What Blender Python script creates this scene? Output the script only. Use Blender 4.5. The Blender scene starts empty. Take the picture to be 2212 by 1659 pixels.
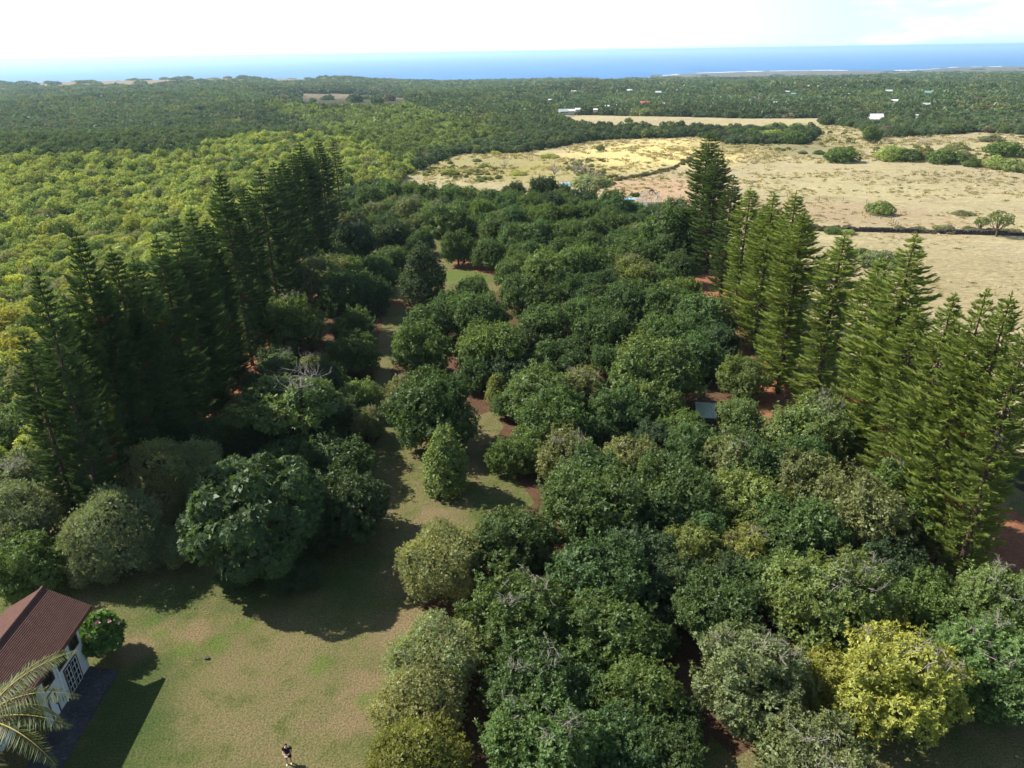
import bpy, math, random
import numpy as np
from mathutils import Vector, Matrix, noise
from mathutils.geometry import delaunay_2d_cdt
rnd = random.Random(7)
R = math.radians
SC = bpy.context.scene
COL = SC.collection

# ------------------------------------------------------------------ camera
PITCH, ROLL, CAMH = R(24.28), R(0.87), 40.0
cd = bpy.data.cameras.new('camera'); cam = bpy.data.objects.new('camera', cd); COL.objects.link(cam)
cam.location = (0, 0, CAMH)
cam.matrix_world = Matrix.Translation((0, 0, CAMH)) @ Matrix.Rotation(R(90) - PITCH, 4, 'X') @ Matrix.Rotation(-ROLL, 4, 'Z')
cd.sensor_width = 36.0; cd.lens = 36.0 * 1593.0 / 2212.0
cd.clip_start = 0.5; cd.clip_end = 900000.0
SC.camera = cam

# ------------------------------------------------------------------ sky and sun
SUN_EL, SUN_AZ = R(43), R(-69)           # azimuth from +Y, clockwise positive
sdir = Vector((math.sin(SUN_AZ) * math.cos(SUN_EL), math.cos(SUN_AZ) * math.cos(SUN_EL), math.sin(SUN_EL)))
w = bpy.data.worlds.new("World"); SC.world = w; w.use_nodes = True
nt = w.node_tree; nt.nodes.clear()
out = nt.nodes.new('ShaderNodeOutputWorld'); bg = nt.nodes.new('ShaderNodeBackground')
sky = nt.nodes.new('ShaderNodeTexSky'); sky.sky_type = 'NISHITA'; sky.sun_disc = False
sky.sun_elevation = SUN_EL; sky.sun_rotation = SUN_AZ
sky.altitude = 200; sky.air_density = 1.0; sky.dust_density = 0.4; sky.ozone_density = 1.5
bg.inputs['Strength'].default_value = 0.064
# thin bright cloud near the horizon, broken by blue towards the right
tc = nt.nodes.new('ShaderNodeTexCoord')
mp = nt.nodes.new('ShaderNodeMapping'); mp.inputs['Scale'].default_value = (1.6, 1.6, 9.0); mp.inputs['Location'].default_value = (0.3, 0.9, 0.1)
cn = nt.nodes.new('ShaderNodeTexNoise'); cn.inputs['Scale'].default_value = 2.2; cn.inputs['Detail'].default_value = 7; cn.inputs['Roughness'].default_value = 0.62
cr = nt.nodes.new('ShaderNodeValToRGB'); cr.color_ramp.elements[0].position = 0.54; cr.color_ramp.elements[1].position = 0.72
mix = nt.nodes.new('ShaderNodeMix'); mix.data_type = 'RGBA'
mix.inputs['B'].default_value = (13.0, 13.6, 14.4, 1)
L = nt.links.new
L(tc.outputs['Generated'], mp.inputs['Vector']); L(mp.outputs[0], cn.inputs['Vector']); L(cn.outputs['Fac'], cr.inputs['Fac'])
# the veil is thickest low down and on the sun's side, as real thin cloud looks
dt = nt.nodes.new('ShaderNodeVectorMath'); dt.operation = 'DOT_PRODUCT'; dt.inputs[1].default_value = (math.sin(SUN_AZ), math.cos(SUN_AZ), 0)
sp = nt.nodes.new('ShaderNodeSeparateXYZ'); L(tc.outputs['Generated'], sp.inputs[0]); L(tc.outputs['Generated'], dt.inputs[0])
def wm(op, a, b, clamp=False):
    n = nt.nodes.new('ShaderNodeMath'); n.operation = op; n.use_clamp = clamp
    for k, v in enumerate((a, b)):
        if isinstance(v, (int, float)): n.inputs[k].default_value = v
        else: L(v, n.inputs[k])
    return n.outputs[0]
veil = wm('MULTIPLY', wm('SUBTRACT', dt.outputs['Value'], -.02, False), 2.2, True)
low = wm('SUBTRACT', 1.0, wm('MULTIPLY', sp.outputs[2], 1.6, True), True)
cloudf = wm('MAXIMUM', wm('MULTIPLY', cr.outputs['Color'], .9), wm('MULTIPLY', veil, low), True)
base = nt.nodes.new('ShaderNodeMix'); base.data_type = 'RGBA'; base.inputs['B'].default_value = (7.4, 12.4, 13.6, 1)
L(wm('MULTIPLY', wm('SUBTRACT', 1.0, wm('MULTIPLY', sp.outputs[2], 2.6, True), True), .85), base.inputs['Factor']); L(sky.outputs[0], base.inputs['A'])
L(cloudf, mix.inputs['Factor']); L(base.outputs['Result'], mix.inputs['A']); L(mix.outputs['Result'], bg.inputs['Color']); L(bg.outputs[0], out.inputs['Surface'])
sl = bpy.data.lights.new('sun', 'SUN'); sl.energy = 5.0; sl.angle = R(0.5); sl.color = (1.0, 0.93, 0.80)
so = bpy.data.objects.new('sun', sl); COL.objects.link(so); so.rotation_euler = sdir.to_track_quat('Z', 'Y').to_euler(); so.location = (0, 0, 300)
vs = SC.view_settings; vs.view_transform = 'Standard'; vs.look = 'None'; vs.exposure = 0.95; vs.gamma = 1.0; vs.use_curve_mapping = False
cy = SC.cycles; cy.max_bounces = 5; cy.diffuse_bounces = 3; cy.glossy_bounces = 2; cy.transmission_bounces = 3; cy.volume_bounces = 1; cy.transparent_max_bounces = 6
cy.use_denoising = True; cy.denoiser = 'OPENIMAGEDENOISE'; cy.denoising_input_passes = 'RGB_ALBEDO_NORMAL'; cy.sample_clamp_indirect = 3.0; cy.sample_clamp_direct = 6.0

# ------------------------------------------------------------------ terrain function and pixel -> place helpers
def sstep(a, b, x): t = np.clip((x - a) / (b - a), 0, 1); return t * t * (3 - 2 * t)
CU = np.array([-3, -.14, 0.05, .13, .165, .19, .23, .30, .40, .47, .52, .56, 3])
CY = np.array([5200, 5200, 5200, 5450, 5700, 6500, 7000, 7350, 7350, 6950, 7000, 7700, 8200])
def T(x, y):
    x = np.asarray(x, float); y = np.asarray(y, float)
    yy = np.maximum(y, 1.0); u = x / yy
    s = 10 * np.logaddexp(0, (y - 60) / 10.0)
    s1 = np.minimum(s, 3900)
    z = -0.0246 * s1
    yc = np.interp(u, CU, CY)
    t = np.clip((y - 3960) / np.maximum(yc - 3960, 1), 0, 1.3)
    z = z + t * (-159.5 + 0.0246 * 3900)
    amp = np.interp(u, [-1.5, -.62, -.45, -.36, -.25, -.19, -.136, -.08], [28, 29, 32, 34, 29, 21, 9, 0])
    z = z + amp * np.exp(-((y - 3000) / 900.0) ** 2)
    lw = sstep(-.10, -.24, u)
    z = z + lw * (9 * np.exp(-((y - 400) / 110.0) ** 2) - 9 * np.exp(-((y - 680) / 150.0) ** 2))
    far = sstep(250, 900, y) * (1 - .85 * sstep(1800, 3200, y))
    z = z + far * (3.5 * np.sin(x / 170.0 + y / 310.0) + 2.5 * np.sin(x / 90.0 - y / 240.0 + 1.3))
    return z
cP, sP, cR, sR = math.cos(PITCH), math.sin(PITCH), math.cos(ROLL), math.sin(ROLL)
def ray(px, py):
    u = (px - 1106) / 1593.; v = -(py - 829.5) / 1593.
    u2 = u * cR + v * sR; v2 = -u * sR + v * cR
    return np.array([u2, cP + v2 * sP, -sP + v2 * cP])
def proj(x, y, z):
    X = np.asarray(x, float); fy = np.asarray(y) * cP - (np.asarray(z) - CAMH) * sP; v2 = np.asarray(y) * sP + (np.asarray(z) - CAMH) * cP
    fy = np.where(fy < .1, .1, fy); u2 = X / fy; v2 = v2 / fy
    u = u2 * cR - v2 * sR; v = u2 * sR + v2 * cR
    return 1106 + u * 1593, 829.5 - v * 1593, fy
def at(px, py, h=0.0):
    d = ray(px, py); ts = np.geomspace(15, 12000, 1500); P = d[None] * ts[:, None]
    under = CAMH + P[:, 2] < T(P[:, 0], P[:, 1]) + h
    if not under.any(): i = len(ts) - 1
    else: i = int(np.argmax(under))
    a, b = ts[max(i - 1, 0)], ts[i]
    for _ in range(25):
        m = .5 * (a + b); p = d * m
        if CAMH + p[2] < T(p[0], p[1]) + h: b = m
        else: a = m
    p = d * b
    return Vector((float(p[0]), float(p[1]), float(T(p[0], p[1]))))
def inpoly(px, py, poly):
    px = np.asarray(px, float); py = np.asarray(py, float); r = np.zeros(px.shape, bool); n = len(poly)
    for i in range(n):
        x1, y1 = poly[i]; x2, y2 = poly[(i + 1) % n]
        if y1 == y2: continue
        c = ((y1 > py) != (y2 > py)) & (px < (x2 - x1) * (py - y1) / (y2 - y1) + x1)
        r ^= c
    return r

# ------------------------------------------------------------------ object helpers
def tag(o, label=None, cat=None, group=None, kind=None):
    if label: o['label'] = label
    if cat: o['category'] = cat
    if group: o['group'] = group
    if kind: o['kind'] = kind
    return o
def npmesh(name, V, F, mat=None, var=None, smooth=False):
    """V (n,3); F list of arrays (m,k) of faces"""
    me = bpy.data.meshes.new(name); V = np.asarray(V, np.float32)
    if isinstance(F, np.ndarray): F = [F]
    F = [np.asarray(f, np.int32) for f in F if len(f)]
    me.vertices.add(len(V)); me.vertices.foreach_set('co', V.ravel())
    li = np.concatenate([f.ravel() for f in F]); ls = []; st = 0
    for f in F:
        n, k = f.shape; ls.append(st + np.arange(n) * k); st += n * k
    ls = np.concatenate(ls)
    me.loops.add(len(li)); me.loops.foreach_set('vertex_index', li)
    me.polygons.add(len(ls)); me.polygons.foreach_set('loop_start', ls.astype(np.int32))
    me.update(calc_edges=True)
    if smooth: me.polygons.foreach_set('use_smooth', np.ones(len(ls), bool))
    if var is not None:
        a = me.attributes.new('var', 'FLOAT_COLOR', 'POINT'); vv = np.ones((len(V), 4), np.float32); vv[:, :3] = var; a.data.foreach_set('color', vv.ravel())
    if mat: me.materials.append(mat)
    me.validate(); return me
def link(name, me, parent=None, loc=None):
    o = bpy.data.objects.new(name, me); COL.objects.link(o)
    if parent: o.parent = parent
    if loc is not None: o.location = loc
    return o
def empty(name, loc=(0, 0, 0), rz=0, sc=1):
    o = bpy.data.objects.new(name, None); COL.objects.link(o); o.location = loc; o.rotation_euler = (0, 0, rz)
    o.scale = (sc, sc, sc) if not isinstance(sc, tuple) else sc; o.empty_display_size = .3
    return o
class MB:
    def __init__(s): s.v = []; s.f = []; s.n = 0
    def add(s, V, F):
        s.v.append(np.asarray(V, float)); s.f += [tuple(i + s.n for i in f) for f in F]; s.n += len(V); return s
    def hexa(s, P): return s.add(P, [(0, 3, 2, 1), (4, 5, 6, 7), (0, 1, 5, 4), (1, 2, 6, 5), (2, 3, 7, 6), (3, 0, 4, 7)])
    def box(s, x0, x1, y0, y1, z0, z1): return s.hexa([(x0, y0, z0), (x1, y0, z0), (x1, y1, z0), (x0, y1, z0), (x0, y0, z1), (x1, y0, z1), (x1, y1, z1), (x0, y1, z1)])
    def tube(s, pts, rad, k=6):
        V, F = tube_np(np.asarray(pts, float), np.asarray(rad, float), k)
        return s.add(V, [tuple(f) for f in F] + [tuple(range(k))[::-1], tuple(len(V) - k + i for i in range(k))])
    def mesh(s, name, mat, smooth=False):
        me = bpy.data.meshes.new(name); me.from_pydata([tuple(p) for p in np.concatenate(s.v)], [], s.f)
        me.materials.append(mat)
        if smooth:
            for p in me.polygons: p.use_smooth = True
        return me
    def build(s, name, mat, parent=None, smooth=False, loc=None): return link(name, s.mesh(name, mat, smooth), parent, loc)
def tube_np(pts, rad, k=6):
    n = len(pts); tan = np.gradient(pts, axis=0); tan /= np.linalg.norm(tan, axis=1)[:, None] + 1e-9
    ref = np.where(np.abs(tan[:, 2:3]) > .9, np.array([[1., 0, 0]]), np.array([[0, 0, 1.]]))
    a = np.cross(ref, tan); a /= np.linalg.norm(a, axis=1)[:, None] + 1e-9; b = np.cross(tan, a)
    th = np.arange(k) / k * 2 * np.pi
    V = pts[:, None] + rad[:, None, None] * (a[:, None] * np.cos(th)[None, :, None] + b[:, None] * np.sin(th)[None, :, None])
    i = np.arange(n - 1)[:, None] * k; j = np.arange(k)[None]; j2 = (j + 1) % k
    F = np.stack([i + j, i + j2, i + k + j2, i + k + j], -1).reshape(-1, 4)
    return V.reshape(-1, 3), F
def tubes_np(lst, k=5):
    Vs, Fs, n = [], [], 0
    for p, r in lst:
        V, F = tube_np(np.asarray(p, float), np.asarray(r, float), k); Vs.append(V); Fs.append(F + n); n += len(V)
    return np.concatenate(Vs), np.concatenate(Fs)

# ------------------------------------------------------------------ materials
def newmat(name):
    m = bpy.data.materials.new(name); m.use_nodes = True; m.node_tree.nodes.clear(); return m, m.node_tree
class N:
    def __init__(s, nt): s.nt = nt
    def node(s, t, **kw):
        n = s.nt.nodes.new(t)
        for k, v in kw.items(): setattr(n, k, v)
        return n
    def set(s, sock, v):
        if hasattr(v, 'is_linked') or isinstance(v, bpy.types.NodeSocket): s.nt.links.new(v, sock)
        else: sock.default_value = v
    def math(s, op, a, b=0.0, clamp=False):
        n = s.node('ShaderNodeMath', operation=op); n.use_clamp = clamp; s.set(n.inputs[0], a); s.set(n.inputs[1], b); return n.outputs[0]
    def vmath(s, op, a, b=(0, 0, 0)):
        n = s.node('ShaderNodeVectorMath', operation=op); s.set(n.inputs[0], a); s.set(n.inputs[1], b); return n
    def mix(s, f, a, b, blend='MIX'):
        n = s.node('ShaderNodeMix', data_type='RGBA', blend_type=blend); s.set(n.inputs['Factor'], f)
        s.set(n.inputs['A'], a if not isinstance(a, tuple) else (*a[:3], 1)); s.set(n.inputs['B'], b if not isinstance(b, tuple) else (*b[:3], 1)); return n.outputs['Result']
    def noise(s, vec, scale, detail=4, rough=.55, dist=0.0):
        n = s.node('ShaderNodeTexNoise'); s.set(n.inputs['Vector'], vec); n.inputs['Scale'].default_value = scale
        n.inputs['Detail'].default_value = detail; n.inputs['Roughness'].default_value = rough; n.inputs['Distortion'].default_value = dist; return n.outputs['Fac']
    def ramp(s, f, a, b, ca=0.0, cb=1.0):
        n = s.node('ShaderNodeMapRange', interpolation_type='SMOOTHSTEP'); s.set(n.inputs['Value'], f)
        n.inputs['From Min'].default_value = a; n.inputs['From Max'].default_value = b; n.inputs['To Min'].default_value = ca; n.inputs['To Max'].default_value = cb; return n.outputs[0]
    def pos(s, scale=(1, 1, 1)):
        g = s.node('ShaderNodeNewGeometry'); m = s.node('ShaderNodeMapping'); m.inputs['Scale'].default_value = scale
        s.nt.links.new(g.outputs['Position'], m.inputs['Vector']); return m.outputs[0]
    def finish(s, col, rough=.9, spec=.1, bump=None, bdist=.05, bstr=.6, metal=0.0):
        p = s.node('ShaderNodeBsdfPrincipled'); s.set(p.inputs['Base Color'], col if not isinstance(col, tuple) else (*col[:3], 1)); s.set(p.inputs['Roughness'], rough)
        p.inputs['Specular IOR Level'].default_value = spec; p.inputs['Metallic'].default_value = metal
        if bump is not None:
            b = s.node('ShaderNodeBump'); b.inputs['Distance'].default_value = bdist; b.inputs['Strength'].default_value = bstr; s.set(b.inputs['Height'], bump); s.nt.links.new(b.outputs[0], p.inputs['Normal'])
        o = s.node('ShaderNodeOutputMaterial'); s.nt.links.new(p.outputs[0], o.inputs['Surface'])
def leaf_material(name, inst=False, transl=.32, gloss=.022):
    m, nt = newmat(name); n = N(nt)
    if inst:
        a = n.node('ShaderNodeAttribute', attribute_type='INSTANCER', attribute_name='tint'); base = a.outputs['Color']
    else:
        base = n.node('ShaderNodeObjectInfo').outputs['Color']
    v = n.node('ShaderNodeAttribute', attribute_type='GEOMETRY', attribute_name='var'); sep = n.node('ShaderNodeSeparateColor'); nt.links.new(v.outputs['Color'], sep.inputs[0])
    br = n.math('ADD', n.math('MULTIPLY', sep.outputs[0], .75), .62)
    big = n.noise(n.pos(), .35, 3); br = n.math('MULTIPLY', br, n.ramp(big, .3, .7, .85, 1.15))
    c = n.vmath('SCALE', base); n.set(c.inputs['Scale'], br)
    yel = n.vmath('MULTIPLY', c.outputs[0], (1.45, 1.26, .85)).outputs[0]
    f = n.math('MULTIPLY', n.ramp(sep.outputs[1], .45, 1.0), .5)
    c2 = n.mix(f, c.outputs[0], yel)
    c3 = n.mix(sep.outputs[2], c2, (.12, .062, .030))
    d = n.node('ShaderNodeBsdfDiffuse'); t = n.node('ShaderNodeBsdfTranslucent'); g = n.node('ShaderNodeBsdfGlossy'); g.inputs['Roughness'].default_value = .5; g.inputs['Color'].default_value = (.8, .9, .85, 1)
    nt.links.new(c3, d.inputs['Color']); ct = n.vmath('MULTIPLY', c3, (1.5, 1.5, .6)); nt.links.new(ct.outputs[0], t.inputs['Color'])
    m1 = n.node('ShaderNodeMixShader'); m1.inputs[0].default_value = transl; nt.links.new(d.outputs[0], m1.inputs[1]); nt.links.new(t.outputs[0], m1.inputs[2])
    m2 = n.node('ShaderNodeMixShader'); m2.inputs[0].default_value = gloss; nt.links.new(m1.outputs[0], m2.inputs[1]); nt.links.new(g.outputs[0], m2.inputs[2])
    o = n.node('ShaderNodeOutputMaterial'); nt.links.new(m2.outputs[0], o.inputs['Surface']); return m
M_LEAF = leaf_material('leaf'); M_NEEDLE = leaf_material('needle', transl=.30, gloss=.01); M_SCRUB = leaf_material('scrub_leaf', True, .25, .02)
def simple(name, col, rough=.8, spec=.2, var=.25, scale=3.0, metal=0.0, bump=.0, stretch=(1, 1, 1)):
    m, nt = newmat(name); n = N(nt); p = n.pos(stretch); f = n.noise(p, scale, 5)
    c = n.mix(n.ramp(f, .3, .7), tuple(x * (1 - var) for x in col), tuple(min(1, x * (1 + var)) for x in col))
    n.finish(c, rough, spec, f if bump else None, bump, .7, metal); return m
M_BARK = simple('bark', (.11, .08, .06), .95, .1, .4, 6, stretch=(1, 1, .3), bump=.03)
M_PBARK = simple('pine_bark', (.085, .058, .046), .95, .1, .45, 5, stretch=(.6, .6, 2.2), bump=.03)
M_TWIG = simple('dead_twig', (.30, .27, .25), .9, .1, .25, 4)

# ------------------------------------------------------------------ foliage generators
def unit(v): return v / (np.linalg.norm(v, axis=-1, keepdims=True) + 1e-9)
def leaves(P, D, S, Ln, Wd, fold=.25):
    Nn = unit(np.cross(D, S)); Ln = np.asarray(Ln)[..., None]; Wd = np.asarray(Wd)[..., None]
    mid = P + D * Ln * .55
    V = np.stack([P, mid + S * Wd * .5 + Nn * Wd * fold, P + D * Ln, mid - S * Wd * .5 + Nn * Wd * fold], 1)
    F = np.arange(len(P) * 4).reshape(-1, 4); return V.reshape(-1, 3), F
def rosettes(g, C, A, n, Ln, Wd, t0=35, t1=85, clus=None):
    k = len(C); Cr = np.repeat(C, n, 0); Ar = np.repeat(A, n, 0)
    q = unit(np.cross(Ar, g.normal(size=Ar.shape))); t = np.radians(g.uniform(t0, t1, len(Cr)))[:, None]
    D = Ar * np.cos(t) + q * np.sin(t); S = unit(np.cross(Ar, D))
    l = Ln * g.uniform(.7, 1.25, len(Cr)); w_ = Wd * g.uniform(.75, 1.25, len(Cr))
    V, F = leaves(Cr + D * .02, D, S, l, w_)
    r = np.clip(g.normal(.5, .22, len(Cr)), 0, 1); c = np.repeat(clus if clus is not None else g.uniform(0, 1, k), n)
    var = np.stack([r, c, np.zeros(len(Cr))], 1); return V, F, np.repeat(var, 4, 0)
def lobes_of(g, RX, RZ, n, lr, zc, low=-.55, rough=False):
    """lobe spheres on the surface of an ellipsoid"""
    out = []; tries = 0
    while len(out) < n and tries < 4000:
        tries += 1
        v = g.normal(size=3); v /= np.linalg.norm(v)
        if v[2] < low: continue
        rr = g.uniform(.50, .70) * g.choice([1, 1, 1, 1.12]); r = lr * g.uniform(.72, 1.25) * RX
        if rough: rr = g.uniform(.52, .88); r = lr * g.uniform(.6, 1.25) * RX * (1.15 - .35 * (rr - .5))
        c = np.array([v[0] * RX * rr, v[1] * RX * rr, zc + v[2] * RZ * rr])
        if all(np.linalg.norm(c - o[0]) > .62 * (r + o[1]) * .8 for o in out): out.append((c, r))
    out.append((np.array([0, 0, zc]), RX * .55)); return out
def surf_pts(g, lobes, dens, squash=.9, low=.25):
    Ps, Ns, Id = [], [], []
    for i, (c, r) in enumerate(lobes):
        n = int(dens * 4 * math.pi * r * r); v = unit(g.normal(size=(n, 3))); p = c + v * r * np.array([1, 1, squash]) * (1 + .10 * np.sin(v[:, :1] * 7 + i) * np.cos(v[:, 1:2] * 6))
        keep = np.ones(n, bool)
        for j, (c2, r2) in enumerate(lobes):
            if j != i: keep &= np.linalg.norm((p - c2) / np.array([1, 1, squash]), axis=1) > r2 * .93
        keep &= p[:, 2] > low
        Ps.append(p[keep]); Ns.append(v[keep]); Id.append(np.full(keep.sum(), i))
    return np.concatenate(Ps), np.concatenate(Ns), np.concatenate(Id)
def merge(parts):
    Vs, Fs, vs_, n = [], [], [], 0
    for V, F, v in parts: Vs.append(V); Fs.append(F + n); vs_.append(v); n += len(V)
    return np.concatenate(Vs), np.concatenate(Fs), np.concatenate(vs_)
def limbs(g, lobes, RX, base_r=.24, droop=0.0, sub=3):
    lst = []; zmin = .9
    top = np.array([0, 0, lobes[-1][0][2] * .55])
    lst.append((np.array([[0, 0, -.3], [.03, .02, .5 * top[2]], top]), np.array([base_r * 1.25, base_r, base_r * .75])))
    for c, r in lobes[:-1]:
        s = top * g.uniform(.45, 1.0); m = (s + c) * .5 + g.normal(size=3) * .18 * RX * .5; e = c + unit(c - s) * r * .35
        lst.append((np.array([s, m, c, e]), np.array([base_r * .5, base_r * .34, base_r * .2, .02])))
        for _ in range(sub):
            d = unit(g.normal(size=3) + unit(c - s)); lst.append((np.array([c - (c - m) * .3, c + d * r * .45, c + d * r * .9]), np.array([base_r * .15, base_r * .09, .012])))
    return tubes_np(lst, 5)
def twigs(g, c, rad, n, up=.8, length=1.0, k=3):
    lst = []
    for _ in range(n):
        b = c + g.normal(size=3) * rad * .45 * np.array([1, 1, .5]); d = unit(g.normal(size=3) + np.array([0, 0, up])); l = length * g.uniform(.5, 1.2)
        m = b + d * l * .5 + g.normal(size=3) * .08 * l; e = b + d * l
        lst.append((np.array([b, m, e]), np.array([.028, .02, .008])))
        for _ in range(3):
            d2 = unit(d + g.normal(size=3) * .6); s = b + (e - b) * g.uniform(.3, .8); lst.append((np.array([s, s + d2 * l * .25, s + d2 * l * .5]), np.array([.014, .011, .006])))
    return tubes_np(lst, k)

def crown(seed, kind, RX=4.0, RZ=3.6, mat=None):
    g = np.random.default_rng(seed); zc = RZ * .98
    if kind == 'orchard':
        lob = lobes_of(g, RX, RZ, 26, .27, zc, -.62, True); lob[-1] = (lob[-1][0], RX * .42)
        Pc, Nc, I = surf_pts(g, lob, 2.1); nt_ = 6; cl0 = g.uniform(0, 1, len(lob))[I] * .45 + g.uniform(0, .5, len(I)); Ac = unit(Nc + np.array([0, 0, .75]) + g.normal(size=Pc.shape) * .22)
        tr_ = g.uniform(.26, .50, len(Pc)); ctr = Pc + Nc * g.normal(0, .16, len(Pc))[:, None]
        o_ = unit(np.repeat(Ac, nt_, 0) * 1.0 + g.normal(size=(len(Pc) * nt_, 3)) * .75); P = np.repeat(ctr, nt_, 0) + o_ * np.repeat(tr_, nt_)[:, None]; A = unit(o_ + np.repeat(Ac, nt_, 0) * .6); cl = np.repeat(cl0, nt_); Nn = np.repeat(Nc, nt_, 0)
        parts = [rosettes(g, P, A, 7, .26, .095, 25, 80, cl)]
        k = g.choice(len(P), 300, False); d = unit(Nn[k] * .7 + np.array([0, 0, 1.0]))
        for s in (.25, .5, .75):
            ks = k[: int(300 * (1.2 - s))]; parts.append(rosettes(g, P[ks] + d[: len(ks)] * s, d[: len(ks)], 6, .26, .10, 35, 90, cl[ks]))
        P2, N2, I2 = surf_pts(g, [(c, r * .80) for c, r in lob], 5.5); parts.append(rosettes(g, P2, unit(N2 + g.normal(size=P2.shape) * .3), 5, .42, .21, 50, 90))
    elif kind == 'fine':
        lob = lobes_of(g, RX, RZ, 26, .34, zc, -.6); P, Nn, I = surf_pts(g, lob, 17); cl = g.uniform(0, 1, len(lob))[I]
        P = P + Nn * g.normal(0, .2, len(P))[:, None]
        A = unit(Nn + np.array([0, 0, .5]) + g.normal(size=P.shape) * .3)
        parts = [rosettes(g, P, A, 6, .27, .055, 10, 60, cl)]
        P2, N2, I2 = surf_pts(g, [(c, r * .82) for c, r in lob], 6.0); parts.append(rosettes(g, P2, N2, 5, .38, .17, 40, 90))
    elif kind == 'mango':
        lob = lobes_of(g, RX, RZ, 50, .22, zc, -.5); P, Nn, I = surf_pts(g, lob, 5.5 if RX > 5 else 9, .85); cl = g.uniform(0, 1, len(lob))[I] * .5
        A = unit(Nn + np.array([0, 0, .35]))
        parts = [rosettes(g, P, A, 9, .38, .085, 50, 105, cl)]
        P2, N2, I2 = surf_pts(g, [(c, r * .82) for c, r in lob], 2.2); parts.append(rosettes(g, P2, N2, 4, .8, .4, 50, 90))
    elif kind == 'spread':
        lob = lobes_of(g, RX, RZ * .62, 30, .20, RZ * 1.15, -.15); lob[-1] = (np.array([0, 0, RZ * .9]), .01)
        P, Nn, I = surf_pts(g, lob, 11, .55); cl = g.uniform(0, 1, len(lob))[I]
        keep = g.uniform(0, 1, len(P)) < .8; P, Nn, cl = P[keep], Nn[keep], cl[keep]
        parts = [rosettes(g, P + Nn * g.normal(0, .15, len(P))[:, None], unit(Nn * .6 + np.array([0, 0, .9])), 6, .33, .13, 50, 100, cl)]
    elif kind == 'column':
        lob = []
        for z in np.linspace(.9, RZ * 2 - .5, 9):
            rr = RX * (1 - ((z / (RZ * 2)) ** 1.5) * .72) * (.72 + .35 * min(1, z / 2.0))
            for a in np.arange(5) * 1.257 + g.uniform(0, 6): lob.append((np.array([math.cos(a) * rr * .52, math.sin(a) * rr * .52, z + g.uniform(-.45, .45)]), rr * g.uniform(.28, .62)))
        lob.append((np.array([0, 0, RZ * 1.85]), RX * .28)); lob.append((np.array([0, 0, RZ]), RX * .4))
        P, Nn, I = surf_pts(g, lob, 12, 1.1); cl = g.uniform(0, 1, len(lob))[I] * .7 + .2
        parts = [rosettes(g, P + Nn * g.normal(0, .20, len(P))[:, None] + np.array([0, 0, 1.]) * (g.uniform(0, 1, len(P)) ** 5 * .7)[:, None], unit(Nn + np.array([0, 0, .8])), 7, .27, .10, 25, 80, cl)]
        P2, N2, I2 = surf_pts(g, [(c, r * .8) for c, r in lob], 3); parts.append(rosettes(g, P2, N2, 4, .5, .28, 50, 90))
    elif kind == 'airy':
        lob = lobes_of(g, RX, RZ * .7, 16, .22, RZ * 1.2, -.4); lob[-1] = (np.array([0, 0, RZ]), .01); P, Nn, I = surf_pts(g, lob, 7, .7); cl = g.uniform(0, 1, len(lob))[I]
        parts = [rosettes(g, P, unit(Nn + np.array([0, 0, .6])), 5, .34, .12, 30, 80, cl)]
    V, F, var = merge(parts)
    me = npmesh('crown', V, F, mat or M_LEAF, var)
    tv, tf = limbs(g, lob, RX, .2 if kind != 'spread' else .32, sub=3 if kind in ('spread', 'airy') else 1)
    tm = npmesh('trunk', tv, tf, M_BARK, smooth=True)
    hs = sorted(lob[:-1], key=lambda q: -q[0][2])
    tw = []
    for q in (hs[0], hs[2], hs[4]):
        V2, F2 = twigs(g, q[0] + np.array([0, 0, q[1] * .75]), q[1], 16, .9, RX * .28); tw.append((V2, F2, np.zeros((len(V2), 3))))
    V2, F2, _ = merge(tw); twm = npmesh('bare_twigs', V2, F2, M_TWIG)
    return me, tm, twm

def bush(seed, RX, RZ, n, lr, dens, leaf, lw, nl, mat, inner=True, calm=1.0):
    g = np.random.default_rng(seed); lob = lobes_of(g, RX, RZ, n, lr, RZ * .45, -.1)
    P, Nn, I = surf_pts(g, lob, dens, .75, .02); cl = g.uniform(0, 1, len(lob))[I] * .7 + g.uniform(0, .3, len(I))
    P = P + Nn * g.normal(0, leaf * .35, len(P))[:, None]
    parts = [rosettes(g, P, unit(Nn + np.array([0, 0, .6]) + g.normal(size=P.shape) * .25), nl, leaf, lw, 30, 85, cl)]
    if inner:
        P2, N2, I2 = surf_pts(g, [(c, r * .8) for c, r in lob], dens * .25, .75, .0); parts.append(rosettes(g, P2, N2, 3, leaf * 2.2, lw * 2.6, 50, 90))
    V, F, var = merge(parts); var = var * np.array([calm, calm, 1]) + np.array([.5 * (1 - calm), .15 * (1 - calm), 0]); me = npmesh('bush', V, F, mat, var)
    return me, lob

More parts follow.
